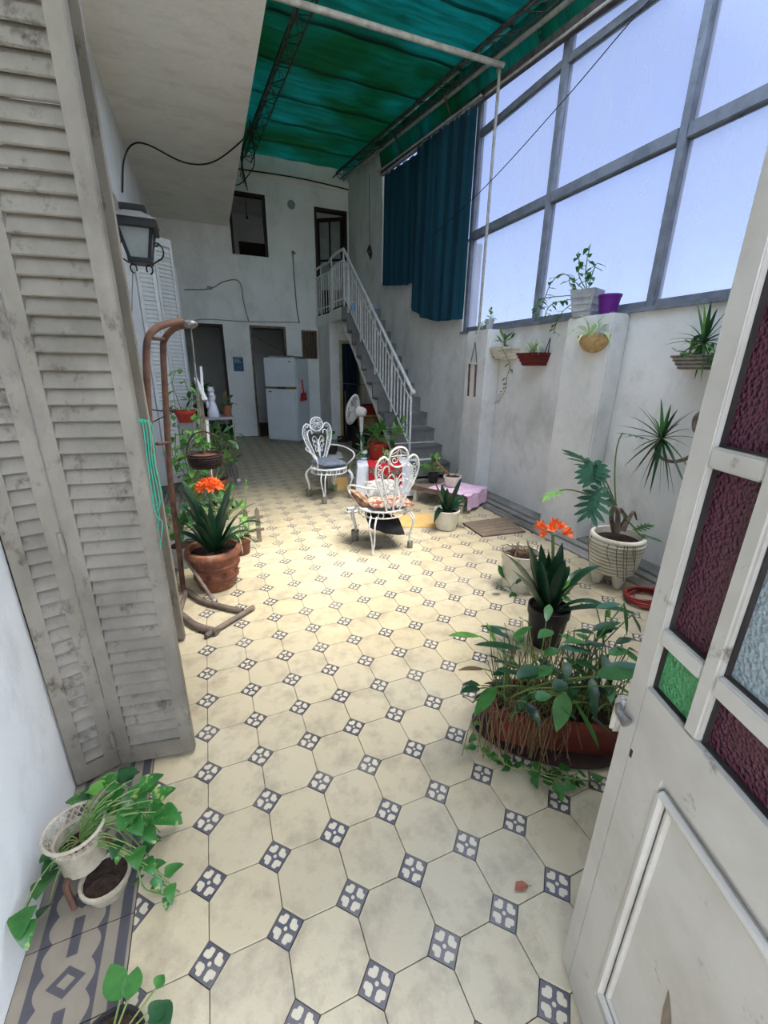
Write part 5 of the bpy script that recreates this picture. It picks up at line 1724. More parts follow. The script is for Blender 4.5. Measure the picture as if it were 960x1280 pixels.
def make_chair(label, mt, loc, rz):
    """local: seat centre at origin, front is +y, back at -y."""
    t = thing('garden_chair', label, 'chair', loc, rz)
    SZ, TL = .37, .16

    def bk(x, z):            # point on the leaning back
        return V((x, -.19 - TL * z, SZ + z))

    def curve(pts, r, name, sub=5, closed=False, n=6):
        p3 = [bk(x, z) for x, z in (smooth2(pts, sub, closed) if sub else pts)]
        return MB().tube(p3, r, n, closed=closed).build(name, mt, t, smooth=True)

    def smooth2(pts, sub, closed=False):
        return [(p.x, p.z) for p in smooth_path([V((x, 0, z)) for x, z in pts], sub, closed)]
    for s in (-1, 1):
        curve([(s * .06, .0), (s * .075, .05), (s * .12, .15), (s * .175, .27), (s * .198, .37), (s * .180, .45), (s * .135, .485), (s * .092, .455), (s * .082, .42)], .0085, 'back_frame')
        curve([(s * .035, .03), (s * .06, .10), (s * .095, .20), (s * .125, .29), (s * .135, .36), (s * .115, .405), (s * .082, .40), (s * .075, .36)], .0065, 'back_inner_frame')
        mb = MB()
        # scroll ladder between both frames
        for k in range(9):
            f = k / 8
            zx = .10 + .30 * f
            xo = float(np.interp(zx, [.05, .15, .27, .37, .45], [.075, .12, .175, .198, .18]))
            xi = float(np.interp(zx, [.03, .10, .20, .29, .36, .40], [.035, .06, .095, .125, .135, .12]))
            cx, r = (xo + xi) / 2, (xo - xi) / 2 * .8
            pts = spiral(s * cx, zx, max(.012, r), 1.1, PI / 2, s if k % 2 else -s, 10)
            mb.tube([bk(*p) for p in pts], .0038, 4)
        # crown of the side lobe
        for k in range(3):
            a = 1.0 + .55 * k
            mb.tube([bk(s * (.135 + .02 * math.cos(a)), .42 + .02 * math.sin(a)), bk(s * (.14 + .055 * math.cos(a)), .43 + .05 * math.sin(a))], .0035, 4)
        # fan of curls from the centre stem
        for z0, w, h in ((.16, .050, .09), (.22, .068, .10), (.28, .078, .10)):
            pts = [(s * .008, z0 - .06), (s * .012, z0), (s * w * .55, z0 + h * .55), (s * w, z0 + h * .30), (s * w * 1.0, z0 + .005)]
            pts = smooth2(pts, 4) + spiral(s * (w - .018), z0 + .005, .018, .9, 0 if s > 0 else PI, -s, 8)
            mb.tube([bk(*p) for p in pts], .0045, 4)
        mb.tube([bk(*p) for p in spiral(s * .05, .06, .03, 1.2, PI / 2, s, 12)], .0045, 4)
        mb.build('scrollwork', mt, t, smooth=True)
    curve([(0, 0), (0, .12), (0, .30)], .008, 'back_stem', 3)
    curve([(.085 * math.cos(a), .475 + .082 * math.sin(a)) for a in np.linspace(0, 2 * PI, 25)[:-1]], .0085, 'crown_ring', 0, True)
    mb = MB()
    for s in (-1, 1):
        mb.tube([bk(*p) for p in spiral(s * .036, .455, .034, 1.3, PI / 2, s, 14)], .0045, 4)
        mb.tube([bk(s * .07, .50), bk(s * .035, .515), bk(0, .545)], .004, 4)
        mb.tube([bk(0, .545), bk(s * .02, .50), bk(s * .0, .47)], .004, 4)
    mb.tube([bk(-.08, .485), bk(0, .49), bk(.08, .485)], .004, 4)
    mb.build('crown_scrollwork', mt, t, smooth=True)
    # seat hoop, apron and mesh
    hoop = [(.215 * math.cos(a), .205 * math.sin(a)) for a in np.linspace(0, 2 * PI, 33)[:-1]]
    for z, r in ((SZ, .009), (SZ - .055, .006)):
        MB().tube([(x, y, z) for x, y in hoop], r, 6, closed=True).build('seat_hoop', mt, t, smooth=True)
    MB().lathe([(.20, SZ - .012), (.17, SZ - .004), (1e-7, SZ - .004)], 30).build('seat_plate', mt, t, smooth=True)
    mb = MB()
    for k in range(12):
        a = 2 * PI * k / 12
        cx, cy = .214 * math.cos(a), .204 * math.sin(a)
        tx, ty = -math.sin(a), math.cos(a)
        mb.tube([(cx + tx * .024 * math.cos(b), cy + ty * .024 * math.cos(b), SZ - .028 + .024 * math.sin(b)) for b in np.linspace(0, 2 * PI, 13)[:-1]], .004, 4, closed=True)
    mb.build('apron_rings', mt, t, smooth=True)
    for sx in (-1, 1):
        for sy in (-1, 1):
            ft = V((sx * .185, sy * .185, 0))
            mb = MB()
            for dx, dy in ((.035, 0), (0, .035)):
                a = V((sx * (.15 + dx), sy * (.15 + dy), SZ - .03))
                mb.tube(smooth_path([a, V((sx * (.185 + dx), sy * (.185 + dy), SZ * .72)), V((sx * (.172 + dx * .5), sy * (.172 + dy * .5), SZ * .35)), ft], 5), .0075, 6)
            mb.ball(ft + V((0, 0, .008)), .012, 6)
            mb.build('leg', mt, t, smooth=True)
        MB().tube(smooth_path([bk(sx * .16, .22), V((sx * .235, -.12, SZ + .215)), V((sx * .255, .02, SZ + .20)), V((sx * .26, .14, SZ + .17)), V((sx * .25, .17, SZ + .12)), V((sx * .215, .12, SZ + .05)), V((sx * .205, .06, SZ))], 5), .009, 6).build('armrest', mt, t, smooth=True)
    return t


def pillow(name, label, mt, loc, size, rot=(0, 0, 0), cat='cushion', p=3.0):
    t = thing(name, label, cat, loc)
    t.rotation_euler = rot
    a, b, h = size

    def f(u, v, s):
        x, y = 2 * u - 1, 2 * v - 1
        e = max(0, (1 - abs(x) ** p)) ** .5 * max(0, (1 - abs(y) ** p)) ** .5
        pin = 1 - .06 * (x * x * y * y)
        return V((a / 2 * x * pin, b / 2 * y * pin, s * h / 2 * e + h / 2 + .006 * math.sin(7 * x + 3 * y) * e))
    mb = MB().grid(lambda u, v: f(u, v, 1), 14, 14)
    mb.grid(lambda u, v: f(v, u, -1), 14, 14)
    mb.build('cover', mt, t, smooth=True)
    ring = [f(u, 0, 0) for u in np.linspace(0, 1, 12)[:-1]] + [f(1, u, 0) for u in np.linspace(0, 1, 12)[:-1]] + [f(1 - u, 1, 0) for u in np.linspace(0, 1, 12)[:-1]] + [f(0, 1 - u, 0) for u in np.linspace(0, 1, 12)[:-1]]
    MB().tube(ring, .005, 5, closed=True).build('piping', mt, t, smooth=True)
    return t


def cup(label, mt, loc, r, h):
    t = thing('leg_cup', label, 'cup', loc)
    MB().lathe([(r * .9, 0), (r, h), (r - .006, h), (r - .01, .015), (1e-7, .012)], 18).build('body', mt, t, smooth=True)
    return t


LIFT = .014
c1 = make_chair('white wrought iron chair with a blue-grey cushion facing the low table', 'whiteiron', (1.415, 4.03, LIFT), PI + .28)
c1.scale = (1, 1, 1)
c2 = make_chair('white wrought iron chair heaped with cushions seen from behind', 'rustwhite', (1.48, 2.46, 0), .10)


def leg_pos(ch, sx, sy):
    a = ch.rotation_euler.z
    x, y = sx * .185, sy * .185
    return V((ch.location.x + x * math.cos(a) - y * math.sin(a), ch.location.y + x * math.sin(a) + y * math.cos(a), 0))


for i, (sx, sy) in enumerate(((-1, -1), (1, -1), (-1, 1), (1, 1))):
    p = leg_pos(c1, sx, sy)
    mt = 'greentin' if (sx, sy) == (-1, -1) else 'tin'
    leg_ = {(-1, -1): 'green cup under the back leg beside the table', (1, -1): 'grey tin cup under the back leg towards the shutters', (-1, 1): 'grey tin cup under the front leg beside the table', (1, 1): 'grey tin cup under the front leg towards the shutters'}
    lab = leg_[sx, sy] + ' of the blue-grey cushioned chair'
    cup(lab, mt, p, .034, .09)['group'] = 'cups under the chair legs'
p = leg_pos(c2, -1, 1)
cup('grey stone cup under a front leg of the cushion heaped chair', 'tin', p, .036, .10)
p = leg_pos(c2, 1, -1)
cup('small grey cup under a rear leg of the cushion heaped chair', 'tin', p, .026, .06)
zc = .37 + LIFT
pillow('seat_cushion', 'blue-grey cushion on the white chair facing the table', 'cushiongrey', (1.43, 4.06, zc), (.34, .32, .09), (0, .05, .3))
zc = .372
pillow('seat_cushion', 'maroon patterned cushion on the seat of the chair seen from behind', 'cushionpt', (1.53, 2.46, zc), (.38, .37, .07), (.0, .03, -.1))
pillow('seat_cushion', 'grey patterned cushion propped at the front of the cushion heaped chair', 'cushionlt', (1.52, 2.60, zc + .065), (.30, .22, .10), (.5, 0, -.1))
pillow('seat_cushion', 'brown floral cushion slumped over the arm side of the cushion heaped chair', 'cushionbr', (1.30, 2.56, zc - .01), (.26, .24, .09), (.1, .75, .2))
pillow('seat_cushion', 'black cushion hanging below the seat of the chair seen from behind', 'blackcloth', (1.47, 2.44, .16), (.34, .30, .12), (.15, .32, -.15))

# ================================================================== LOW TABLE WITH CLOTH
T0 = V((2.11, 4.00, 0))
TA = -.30
TW, TDp, TH = .64, .52, .40
t = thing('low_table', 'low table under a white cloth', 'table', T0, TA)
MB().box((-TW / 2 + .01, -TDp / 2 + .01, TH - .03), (TW / 2 - .01, TDp / 2 - .01, TH)).build('tabletop', 'wood', t)
for sx in (-1, 1):
    for sy in (-1, 1):
        MB().box((sx * (TW / 2 - .05) - .02, sy * (TDp / 2 - .05) - .02, 0), (sx * (TW / 2 - .05) + .02, sy * (TDp / 2 - .05) + .02, TH - .03)).build('leg', 'wood', t)
t = thing('tablecloth', 'white cloth draped to the floor over the low table', 'tablecloth', T0, TA)
ring = []


def cloth(hang, half_w, half_d, z, fold, n=120):
    vs, fs = [], []
    per = []
    for k in range(n):
        s = 4 * k / n
        e, f = int(s), s % 1
        c4 = [(-1, -1), (1, -1), (1, 1), (-1, 1)]
        a, b = c4[e], c4[(e + 1) % 4]
        per.append((a[0] + (b[0] - a[0]) * f, a[1] + (b[1] - a[1]) * f))
    rows = [0, .15, .5, 1.0]
    for r in rows:
        for k, (x, y) in enumerate(per):
            out = .010 + (.028 + fold * math.sin(k * 2 * PI / n * 22)) * r
            vs.append((x * half_w + (out * x if abs(x) > .99 else 0), y * half_d + (out * y if abs(y) > .99 else 0), z + .004 - hang * r * (1 - .03 * math.sin(k * .7))))
    for i in range(len(rows) - 1):
        for k in range(n):
            fs.append((i * n + k, (i + 1) * n + k, (i + 1) * n + (k + 1) % n, i * n + (k + 1) % n))
    fs.append(tuple(range(n)))
    return MB().add(vs, fs)


cloth(TH - .03, TW / 2, TDp / 2, TH, .016).build('drape', 'cloth', t, smooth=True)
rn = thing('table_runner', 'red holly printed runner over the front of the white cloth', 'runner', T0 + V((0, 0, TH)), TA)


def fr_(u, v):
    x = -.20 + .40 * u
    if v < .5:
        return V((x, -TDp / 2 - .015 + (1 - v * 2) * .42, .010))
    q = (v - .5) * 2
    return V((x, -TDp / 2 - .045 - .008 * math.sin(u * 14), .010 - .24 * q))


MB().grid(fr_, 16, 12).build('cloth', 'redcloth', rn, smooth=True)
for k, (x, z) in enumerate(((-.10, -.07), (.09, -.08), (.0, -.12), (-.14, -.03), (.15, -.04))):
    mb = MB()
    for q in range(7):
        a = 2 * PI * q / 7 + k
        mb.add([(x, -TDp / 2 - .058, z), (x + .05 * math.cos(a - .25), -TDp / 2 - .058, z + .035 * math.sin(a - .25)), (x + .065 * math.cos(a), -TDp / 2 - .058, z + .045 * math.sin(a)), (x + .05 * math.cos(a + .25), -TDp / 2 - .058, z + .035 * math.sin(a + .25))], [(0, 1, 2, 3)])
    mb.build('holly_motif', 'holly', rn)


def on_table(dx, dy, z=TH + .016):
    return V((T0.x + dx * math.cos(TA) - dy * math.sin(TA), T0.y + dx * math.sin(TA) + dy * math.cos(TA), z))


q = on_table(-.06, .14)
t = thing('potted_philodendron', 'red pot with a leafy philodendron on the white clothed table', 'potted plant', q)
simple_pot(t, .125, .10, .20, 'redplastic', rim=.008)
bush(t, q + V((0, 0, .22)), 26, .20, .13, 15, ('leaf', 'leafl', 'leaf'), 'heart')
MB().tube(smooth_path([q + V((.05, -.05, .2)), q + V((0, -.16, .12)), q + V((-.10, -.24, -.01))], 5), .007, 5).build('dry_stalk', 'drystem', t, world=True)
vine(t, [q + V((-.08, -.03, .2)), on_table(-.20, .07, TH + .16), on_table(-.35, -.02, TH + .07), on_table(-.42, -.06, TH - .04), on_table(-.42, -.09, TH - .14)], 8, .08, 'pothos', 77, .004)
q = on_table(.18, .16)
t = thing('potted_plant', 'small terracotta pot with upright leaves beside the red pot', 'potted plant', q)
simple_pot(t, .075, .055, .15, 'terracotta', rim=.01)
bush(t, q + V((0, 0, .24)), 22, .15, .09, 16, ('leaf', 'leafl'), 'heart', 1.0, 1.5)
q = on_table(-.24, .10)
t = thing('plastic_tub', 'small white and green tub with a cutting on the table corner', 'tub', q)
simple_pot(t, .05, .042, .11, 'white')
MB().lathe([(.0475, .03), (.0505, .035), (.052, .075), (.049, .08)], 18).build('label_band', 'leafb', t)
bush(t, q + V((0, 0, .12)), 9, .13, .09, 17, ('leafb', 'leafl'))
q = on_table(.05, -.06)
t = thing('flower_bunch', 'bunch of pale cream leaves lying before the red pot', 'foliage', q)
bush(t, q + V((0, 0, .01)), 16, .10, .08, 18, ('spider', 'leafl'), 'oval')
# grey box at the end of the table
t = thing('grey_box', 'grey painted wooden box standing at the end of the clothed table', 'box', (1.62, 4.56, 0), -.2)
MB().box((-.10, -.18, 0), (.10, .18, .40)).build('body', 'greybox', t, bevel=.006)
MB().box((-.11, -.19, .40), (.11, .19, .42)).build('lid', 'greybox', t, bevel=.004)
q = V((1.62, 4.60, .42))
t = thing('potted_plant', 'low leafy plant in a small pot on the grey box', 'potted plant', q)
simple_pot(t, .07, .05, .10, 'blackpot')
bush(t, q + V((-.05, 0, .1)), 18, .16, .10, 19, ('leafl', 'leaf'))
t = thing('cardboard_sheet', 'tan cardboard flattened on the floor under the low bench', 'cardboard', P(511, 650))
MB().box((-.30, -.22, 0), (.26, .18, .008), Matrix.Rotation(-.35, 4, 'Z')).build('sheet', 'cardboard', t)
t = thing('cardboard_sheet', 'tan cardboard leaning on the grey box behind the white chair', 'cardboard', (1.625, 4.305, 0))
MB().box((-.10, 0, 0), (.12, .02, .16), Matrix.Rotation(-.3, 4, 'X')).build('sheet', 'cardboard', t)
t = thing('folded_cloth', 'small white folded cloth on the floor between the two iron chairs', 'cloth', P(440, 640))
MB().box((-.07, -.04, 0), (.07, .04, .03)).build('fold', 'white', t, bevel=.012)
MB().box((-.06, -.03, .03), (.06, .035, .05)).build('fold', 'white', t, bevel=.010)

# ================================================================== FAN
fp = V((2.02, 4.95, 0))
fz = P(441, 512, y=4.95)
t = thing('pedestal_fan', 'cream pedestal fan turned away behind the clothed table', 'fan', (fz.x + .10, fz.y, 0))
fd = V((-.72, .62, .18)).normalized()
mq = fd.to_track_quat('Z', 'Y').to_matrix()
fc_ = V((-.10, 0, fz.z))
R_ = .205


def fp3(x, y, z):
    return fc_ + mq @ V((x, y, z))


for z, rr2, nm in ((.035, .006, 'front'), (-.055, .006, 'rear')):
    pass
MB().tube([fp3(R_ * math.cos(a), R_ * math.sin(a), 0) for a in np.linspace(0, 2 * PI, 37)[:-1]], .011, 6, closed=True).build('cage_rim', 'fanp', t, smooth=True)
for s in (-1, 1):
    mb = MB()
    for k in range(36):
        a = 2 * PI * k / 36
        pts = [fp3(r * math.cos(a), r * math.sin(a), s * .075 * (1 - (r / R_) ** 2.6)) for r in (.03, .09, .15, .185, R_)]
        mb.tube(pts, .0022, 4, cap=False)
    for r in (.08, .14):
        mb.tube([fp3(r * math.cos(a), r * math.sin(a), s * .075 * (1 - (r / R_) ** 2.6)) for a in np.linspace(0, 2 * PI, 31)[:-1]], .0025, 4, closed=True)
    mb.build('grille', 'fanp', t)
for k in range(3):
    a0 = 2 * PI * k / 3 + .4

    def fb(u, v, a0=a0):
        r = .03 + .15 * u
        a = a0 + (v - .5) * (1.15 - .25 * u)
        return fp3(r * math.cos(a), r * math.sin(a), .02 * (v - .5) * 2)
    MB().grid(fb, 5, 5).build('blade', 'fanp', t, smooth=True)
MB().lathe([(.03, -.02), (.04, .0), (.035, .03), (1e-7, .04)], 16, fc_, mq).build('hub', 'fanp', t, smooth=True)
MB().lathe([(1e-7, -.20), (.045, -.195), (.065, -.16), (.07, -.08), (.05, -.06), (1e-7, -.06)], 20, fc_, mq).build('motor_housing', 'fanp', t, smooth=True)
nk = fp3(0, 0, -.13)
MB().tube([nk + V((0, 0, -.02)), nk + V((0, 0, -.14)), V((nk.x, nk.y, fc_.z - .30))], [.036, .03, .024], 10).build('neck', 'fanp', t, smooth=True)
MB().tube([V((nk.x, nk.y, fc_.z - .30)), V((nk.x, nk.y, .03))], .014, 8).build('pole', 'fanp', t)
MB().lathe([(.19, 0), (.19, .015), (.05, .04), (.03, .08), (1e-7, .085)], 24, (nk.x, nk.y, 0)).build('base', 'fanp', t, smooth=True)

# ================================================================== LOW BENCH WITH PINK CLOTH
b0, b1 = P(519, 613, z=.19), P(576, 628, z=.19)
bl = V((2.30, 3.50, .20))
br = V((2.66, 2.86, .20))
bc_ = V((2.66, 3.36, 0))
ba = math.atan2(br.y - bl.y, br.x - bl.x)
t = thing('low_bench', 'low weathered plank bench with short legs by the stairs', 'bench', bc_, ba)
BL, BW = .72, .46
for k in range(3):
    y0 = -BW / 2 + k * BW / 3
    MB().box((-BL / 2, y0 + .004, .18), (BL / 2, y0 + BW / 3 - .004, .205)).build('plank', 'greywood', t, bevel=.003)
for sx in (-1, 1):
    for sy in (-1, 1):
        MB().box((sx * (BL / 2 - .05) - .022, sy * (BW / 2 - .05) - .022, 0), (sx * (BL / 2 - .05) + .022, sy * (BW / 2 - .05) + .022, .18)).build('leg', 'whiteceramic', t)
MB().box((-BL / 2, -BW / 2, .145), (BL / 2, -BW / 2 + .02, .18)).build('apron', 'greywood', t)
t = thing('bench_cloth', 'pink and white cloth hanging over the end of the low bench', 'cloth', bc_ + V((0, 0, .205)), ba)


def fcl(u, v):
    # u along bench to the near end and over it, v across
    y = -BW / 2 - .02 + (BW + .04) * v
    L = .52
    s = u * (L + .17)
    x = -.10 + s
    if s < L - .06:
        return V((x, y, .006 + .004 * math.sin(v * 9 + u * 5)))
    e = s - (L - .06)
    return V((-.10 + L - .06 + .055 + .012 * math.sin(v * 16), y, .006 - min(.17, max(0, e - .03)) + .004 * math.sin(v * 9)))


MB().grid(fcl, 24, 20).build('cloth', 'pink', t, smooth=True)


def on_bench(dx, dy):
    return V((bc_.x + dx * math.cos(ba) - dy * math.sin(ba), bc_.y + dx * math.sin(ba) + dy * math.cos(ba), .216))


q = on_bench(-.20, .02)
t = thing('potted_plant', 'dark pot with bright green leaves on the low bench', 'potted plant', q)
simple_pot(t, .07, .055, .11, 'blackpot')
bush(t, q + V((0, 0, .12)), 26, .15, .09, 21, ('leafl', 'leaf'))
q = on_bench(.06, .02)
t = thing('potted_cutting', 'white pot with a stake and dry stems on the low bench', 'potted plant', q)
simple_pot(t, .105, .075, .12, 'whiteceramic', rim=.008)
MB().tube([q + V((0, .0, .09)), P(543, 575, y=q.y)], .012, 8).build('stake', 'wood', t, world=True, smooth=True)
MB().ball(P(543, 575, y=q.y), .020, 8).build('stake_cap', 'darkwood', t, world=True, smooth=True)
MB().tube([q + V((.02, 0, .09)), q + V((.07, .0, .20))], .004, 5).build('twig', 'drystem', t, world=True)

# clivia in a white pot on the floor
q = V((2.225, 2.60, 0))
t = thing('potted_clivia', 'cream pot of clivia without flowers on the tiles by the bench', 'potted plant', q)
pot(t, [(.085, 0), (.098, .01), (.116, .10), (.122, .175), (.130, .185), (.130, .205), (.120, .205), (.112, .17), (1e-7, .165)], 'whiteceramic', .113, .17)
B0 = q + V((0, 0, .17))
for (u, v, y, W, bow) in ((543, 602, 2.62, .06, .06), (577, 597, 2.62, .05, .04), (542, 655, 2.5, .05, .20), (590, 645, 2.5, .045, .18), (552, 605, 2.7, .055, .02), (571, 608, 2.5, .05, .02), (581, 618, 2.7, .045, .07), (548, 625, 2.5, .045, .06), (588, 628, 2.6, .04, .10), (559, 610, 2.55, .05, .0)):
    tip = P(u, v, y=y)
    leafobj(t, B0 + V(((tip.x - B0.x) * .1, (tip.y - B0.y) * .1, 0)), tip, W * 1.3, bow=bow, mt='clivia')
# hatch board in the floor
pp = [P(578, 655), P(603, 672), P(657, 666), P(632, 648)]
cx = sum((p for p in pp), V()) / 4
t = thing('floor_hatch', 'worn brown board laid over a floor drain by the kerb', 'board', cx)
k = 5
for i in range(k):
    a = pp[0].lerp(pp[1], i / k + .006)
    b = pp[0].lerp(pp[1], (i + 1) / k - .006)
    c = pp[3].lerp(pp[2], (i + 1) / k - .006)
    d = pp[3].lerp(pp[2], i / k + .006)
    vs = [p - cx for p in (a, b, c, d)]
    MB().add([(*v_.xy, 0) for v_ in vs] + [(*v_.xy, .018) for v_ in vs], [(3, 2, 1, 0), (4, 5, 6, 7), (0, 1, 5, 4), (1, 2, 6, 5), (2, 3, 7, 6), (3, 0, 4, 7)]).build('plank', 'board', t)

# ================================================================== RIGHT WALL
# sticks on a cord
t = thing('hanging_sticks', 'two rusty sticks hung by a cord on the pilaster', 'sticks', P(590, 460, x=3.175))
q = P(594, 428, x=3.175)
for (u0, v0, u1, v1) in ((587, 455, 585, 495), (595, 455, 593, 496)):
    MB().tube([P(u0, v0, x=3.172), P(u1, v1, x=3.172)], .012, 8).build('stick', 'rust', t, world=True)
MB().tube([P(588, 455, x=3.172), q, P(596, 455, x=3.172)], .004, 5).build('cord', 'cable', t, world=True)
MB().tube([P(585, 453, x=3.165), P(597, 455, x=3.165)], .010, 6).build('crosspiece', 'whiteceramic', t, world=True)

# little pot on the pilaster top
q = P(613, 410, x=3.28)
q.z = 1.955
t = thing('potted_cutting', 'tiny grey pot with a sprig standing on the pilaster top', 'potted plant', (3.25, q.y - .02, 1.949))
simple_pot(t, .052, .036, .11, 'cementpot', rim=.006)
q = V((3.25, q.y - .02, 1.949))
bush(t, q + V((0, 0, .12)), 7, .07, .06, 31, ('leafl', 'leaf'))
vine(t, [q + V((-.03, .03, .1)), q + V((-.09, .08, .06)), q + V((-.10, .12, -.04))], 4, .07, 'spider', 32)

# half planters on the wall
def wall_planter(name, label, u0, u1, vtop, vbot, x, depth, mt, mt2, ribs=True):
    a, b = P(u0, vtop, x=x - depth), P(u1, vtop, x=x - depth * .3)
    zb = P((u0 + u1) / 2, vbot, x=x - depth * .7).z
    y0, y1 = max(a.y, b.y), min(a.y, b.y)
    zt = (a.z + b.z) / 2
    h = zt - zb
    t = thing(name, label, 'wall planter', (x, (y0 + y1) / 2, zb))
    hw = (y0 - y1) / 2
    # tapering trough
    def sec(f, g):
        w_ = hw * (.72 + .28 * f)
        d_ = depth * (.62 + .38 * f)
        return w_ - g, d_ - g
    vs = []
    for f, g in ((0, 0), (1, 0), (1, .010), (.75, .012)):
        w_, d_ = sec(f, g)
        z = h * f
        vs += [(-d_, -w_, z), (-d_, w_, z), (0 - g * .5, w_, z), (0 - g * .5, -w_, z)]
    fs = [(3, 2, 1, 0), (12, 13, 14, 15)]
    for i in range(3):
        for j in range(4):
            fs.append((i * 4 + j, i * 4 + (j + 1) % 4, (i + 1) * 4 + (j + 1) % 4, (i + 1) * 4 + j))
    MB().add(vs, fs).build('trough', mt, t)
    if ribs:
        for k in range(4):
            f = .12 + .26 * k
            w_, d_ = sec(f, -.006)
            MB().box((-d_, -w_, h * f - h * .07), (-.002, w_, h * f + h * .07)).build('rib', mt2, t, bevel=.003)
    w_, d_ = sec(.8, .02)
    MB().box((-d_, -w_, h * .7), (-.01, w_, h * .86)).build('soil', 'soil', t)
    return t, V((x - depth * .5, (y0 + y1) / 2, zt)), h


XW = XR
t, c, h = wall_planter('wall_planter', 'cream ribbed planter with a trailing vine hung on the window wall', 612, 646, 434, 449, XW, .17, 'whiteceramic', 'whiteceramic')
bush(t, c + V((0, 0, .02)), 10, .10, .09, 33, ('leafl', 'leaf'))
MB().tube([c, c + V((-.02, 0, .14))], .012, 6).build('stem', 'bark', t, world=True)
vine(t, [c + V((-.09, -.06, .0)), P(637, 455, x=XW - .18), P(634, 470, x=XW - .16), P(632, 486, x=XW - .14), P(627, 496, x=XW - .13), P(622, 505, x=XW - .12)], 13, .055, 'leaf', 34, .003, 'drystem')
t, c, h = wall_planter('wall_planter', 'maroon ribbed planter with a spider plant hung on the window wall', 645, 684, 441, 457, XW, .17, 'brickpot', 'brickpot')
rosette(t, c + V((0, 0, -.02)), 16, .36, .026, 35, (.3, 1.3), 2.0, 'spike', 'spider')
MB().tube([c + V((.06, -.10, .0)), c + V((.08, -.13, .14)), c + V((.06, -.15, .0))], .005, 5).build('hanger', 'black', t, world=True)

# shell basket with spider plant on the pilaster
q = P(737, 428, x=3.12)
t = thing('wall_basket', 'scalloped shell basket with a spider plant on the pilaster', 'wall planter', (3.183, q.y, q.z))
pts = []
mb = MB()


def fsh(u, v):
    a = -PI / 2 + PI * u      # around
    r = .155 * (1 - .0 * v)
    e = v * PI / 2
    return V((-.11 * math.cos(a) * math.cos(e) - .002, .15 * math.sin(a) * math.cos(e), .05 - .13 * math.sin(e) + (.008 * math.cos(u * 40) if v < .01 else 0)))


mb.grid(fsh, 26, 10)
o = mb.build('shell', 'shell', t, smooth=True)
for k in range(9):
    a = -PI / 2 + PI * (k + .5) / 9
    MB().ball((-.112 * math.cos(a), .152 * math.sin(a), .05), .013, 7).build('scallop', 'shell', t, smooth=True)
MB().grid(lambda u, v: V((-.10 * math.cos(-PI / 2 + PI * u) * v, .14 * math.sin(-PI / 2 + PI * u) * v, .035)), 16, 3).build('soil', 'soil', t)
rosette(t, V((3.11, q.y, q.z + .04)), 17, .34, .026, 36, (.4, 1.4), 2.3, 'spike', 'spider')

# square cement planter with tall thin plant, on the sill
q = P(730, 398, x=XR - .03)
t = thing('square_planter', 'square grey cement planter of thin trailing stems on the window sill', 'potted plant', (3.25, 2.245, 1.949))
q = V((3.25, 2.245, 1.949))
a0, a1, hh = .072, .104, .21
vs = []
rot = Matrix.Rotation(.35, 3, 'Z')
for w_, z in ((a0, 0), (a1, hh), (a1 - .012, hh), (a1 - .016, hh - .03)):
    vs += [rot @ V((x * w_, y * w_, z)) for x, y in cs]
fs = [(3, 2, 1, 0), (12, 13, 14, 15)]
for i in range(3):
    for j in range(4):
        fs.append((i * 4 + j, i * 4 + (j + 1) % 4, (i + 1) * 4 + (j + 1) % 4, (i + 1) * 4 + j))
MB().add(vs, fs).build('pot', 'cementpot', t)
for j in range(4):
    for k in range(3):
        f = .25 + .25 * k
        w_ = a0 + (a1 - a0) * f + .002
        m4 = Matrix.Rotation(.35 + j * PI / 2, 4, 'Z')
        MB().box((-w_ * .8, -w_ - .003, hh * f - .012), (w_ * .8, -w_ + .004, hh * f + .012), m4).build('relief_band', 'cementpot', t, bevel=.003)
S = q + V((0, 0, hh - .02))
XS = XR - .12
for k, (us, n, sz2) in enumerate((
        ([(730, 368), (732, 350), (733, 330), (738, 305)], 5, .055), ([(728, 368), (724, 345), (724, 330), (723, 315)], 5, .05), ([(732, 368), (738, 350), (742, 338), (745, 330)], 5, .055),
        ([(725, 368), (716, 350), (705, 343), (690, 352), (680, 375), (672, 395)], 9, .05), ([(724, 370), (714, 358), (712, 345)], 3, .05), ([(722, 370), (710, 375), (695, 378), (685, 385), (680, 400)], 8, .045), ([(722, 372), (708, 385), (700, 395), (695, 405), (692, 418)], 6, .045), ([(700, 380), (685, 372), (675, 378), (670, 390)], 7, .045))):
    pts = [P(u, v, x=XS - .03 * (i > 1)) for i, (u, v) in enumerate(us)]
    pts[0] = S + V((.01 * (k - 3), .01 * k - .03, 0))
    vine(t, pts, n + 2, sz2 * 1.25, 'leaf', 40 + k, .004, 'stem', .2)
# purple pot
q = P(766, 397, x=XR - .05)
t = thing('plastic_pot', 'empty purple plastic pot on the window sill', 'pot', (3.255, 2.01, 1.949))
MB().lathe([(.062, 0), (.085, .13), (.090, .13), (.090, .145), (.082, .145), (.06, .01), (1e-7, .008)], 24).build('pot', 'purple', t, smooth=True)

# trough with dracaena on the wall
t, c, h = wall_planter('wall_planter', 'dark mossy trough of spiky dracaena on the window wall', 838, 895, 444, 462, XW, .20, 'cementpot', 'greywood')
bush(t, c + V((0, .05, .0)), 20, .10, .06, 37, ('leafl', 'leaf', 'leafd'))
bush(t, c + V((-.06, -.12, -.06)), 12, .10, .08, 38, ('leaf', 'leafl'))
dc = P(880, 428, x=XW - .12)
MB().tube([c, (c + dc) / 2 + V((.02, 0, 0)), dc], .014, 7).build('trunk', 'bark', t, world=True, smooth=True)


def burst(root, c, tips, W, mt, bow):
    for k, tp_ in enumerate(tips):
        leafobj(root, c, tp_, W * (.8 + .3 * ((k * 7) % 5) / 5), bow=bow, kind='spike', mt=mt[k % len(mt)], n=8, fold=.2)


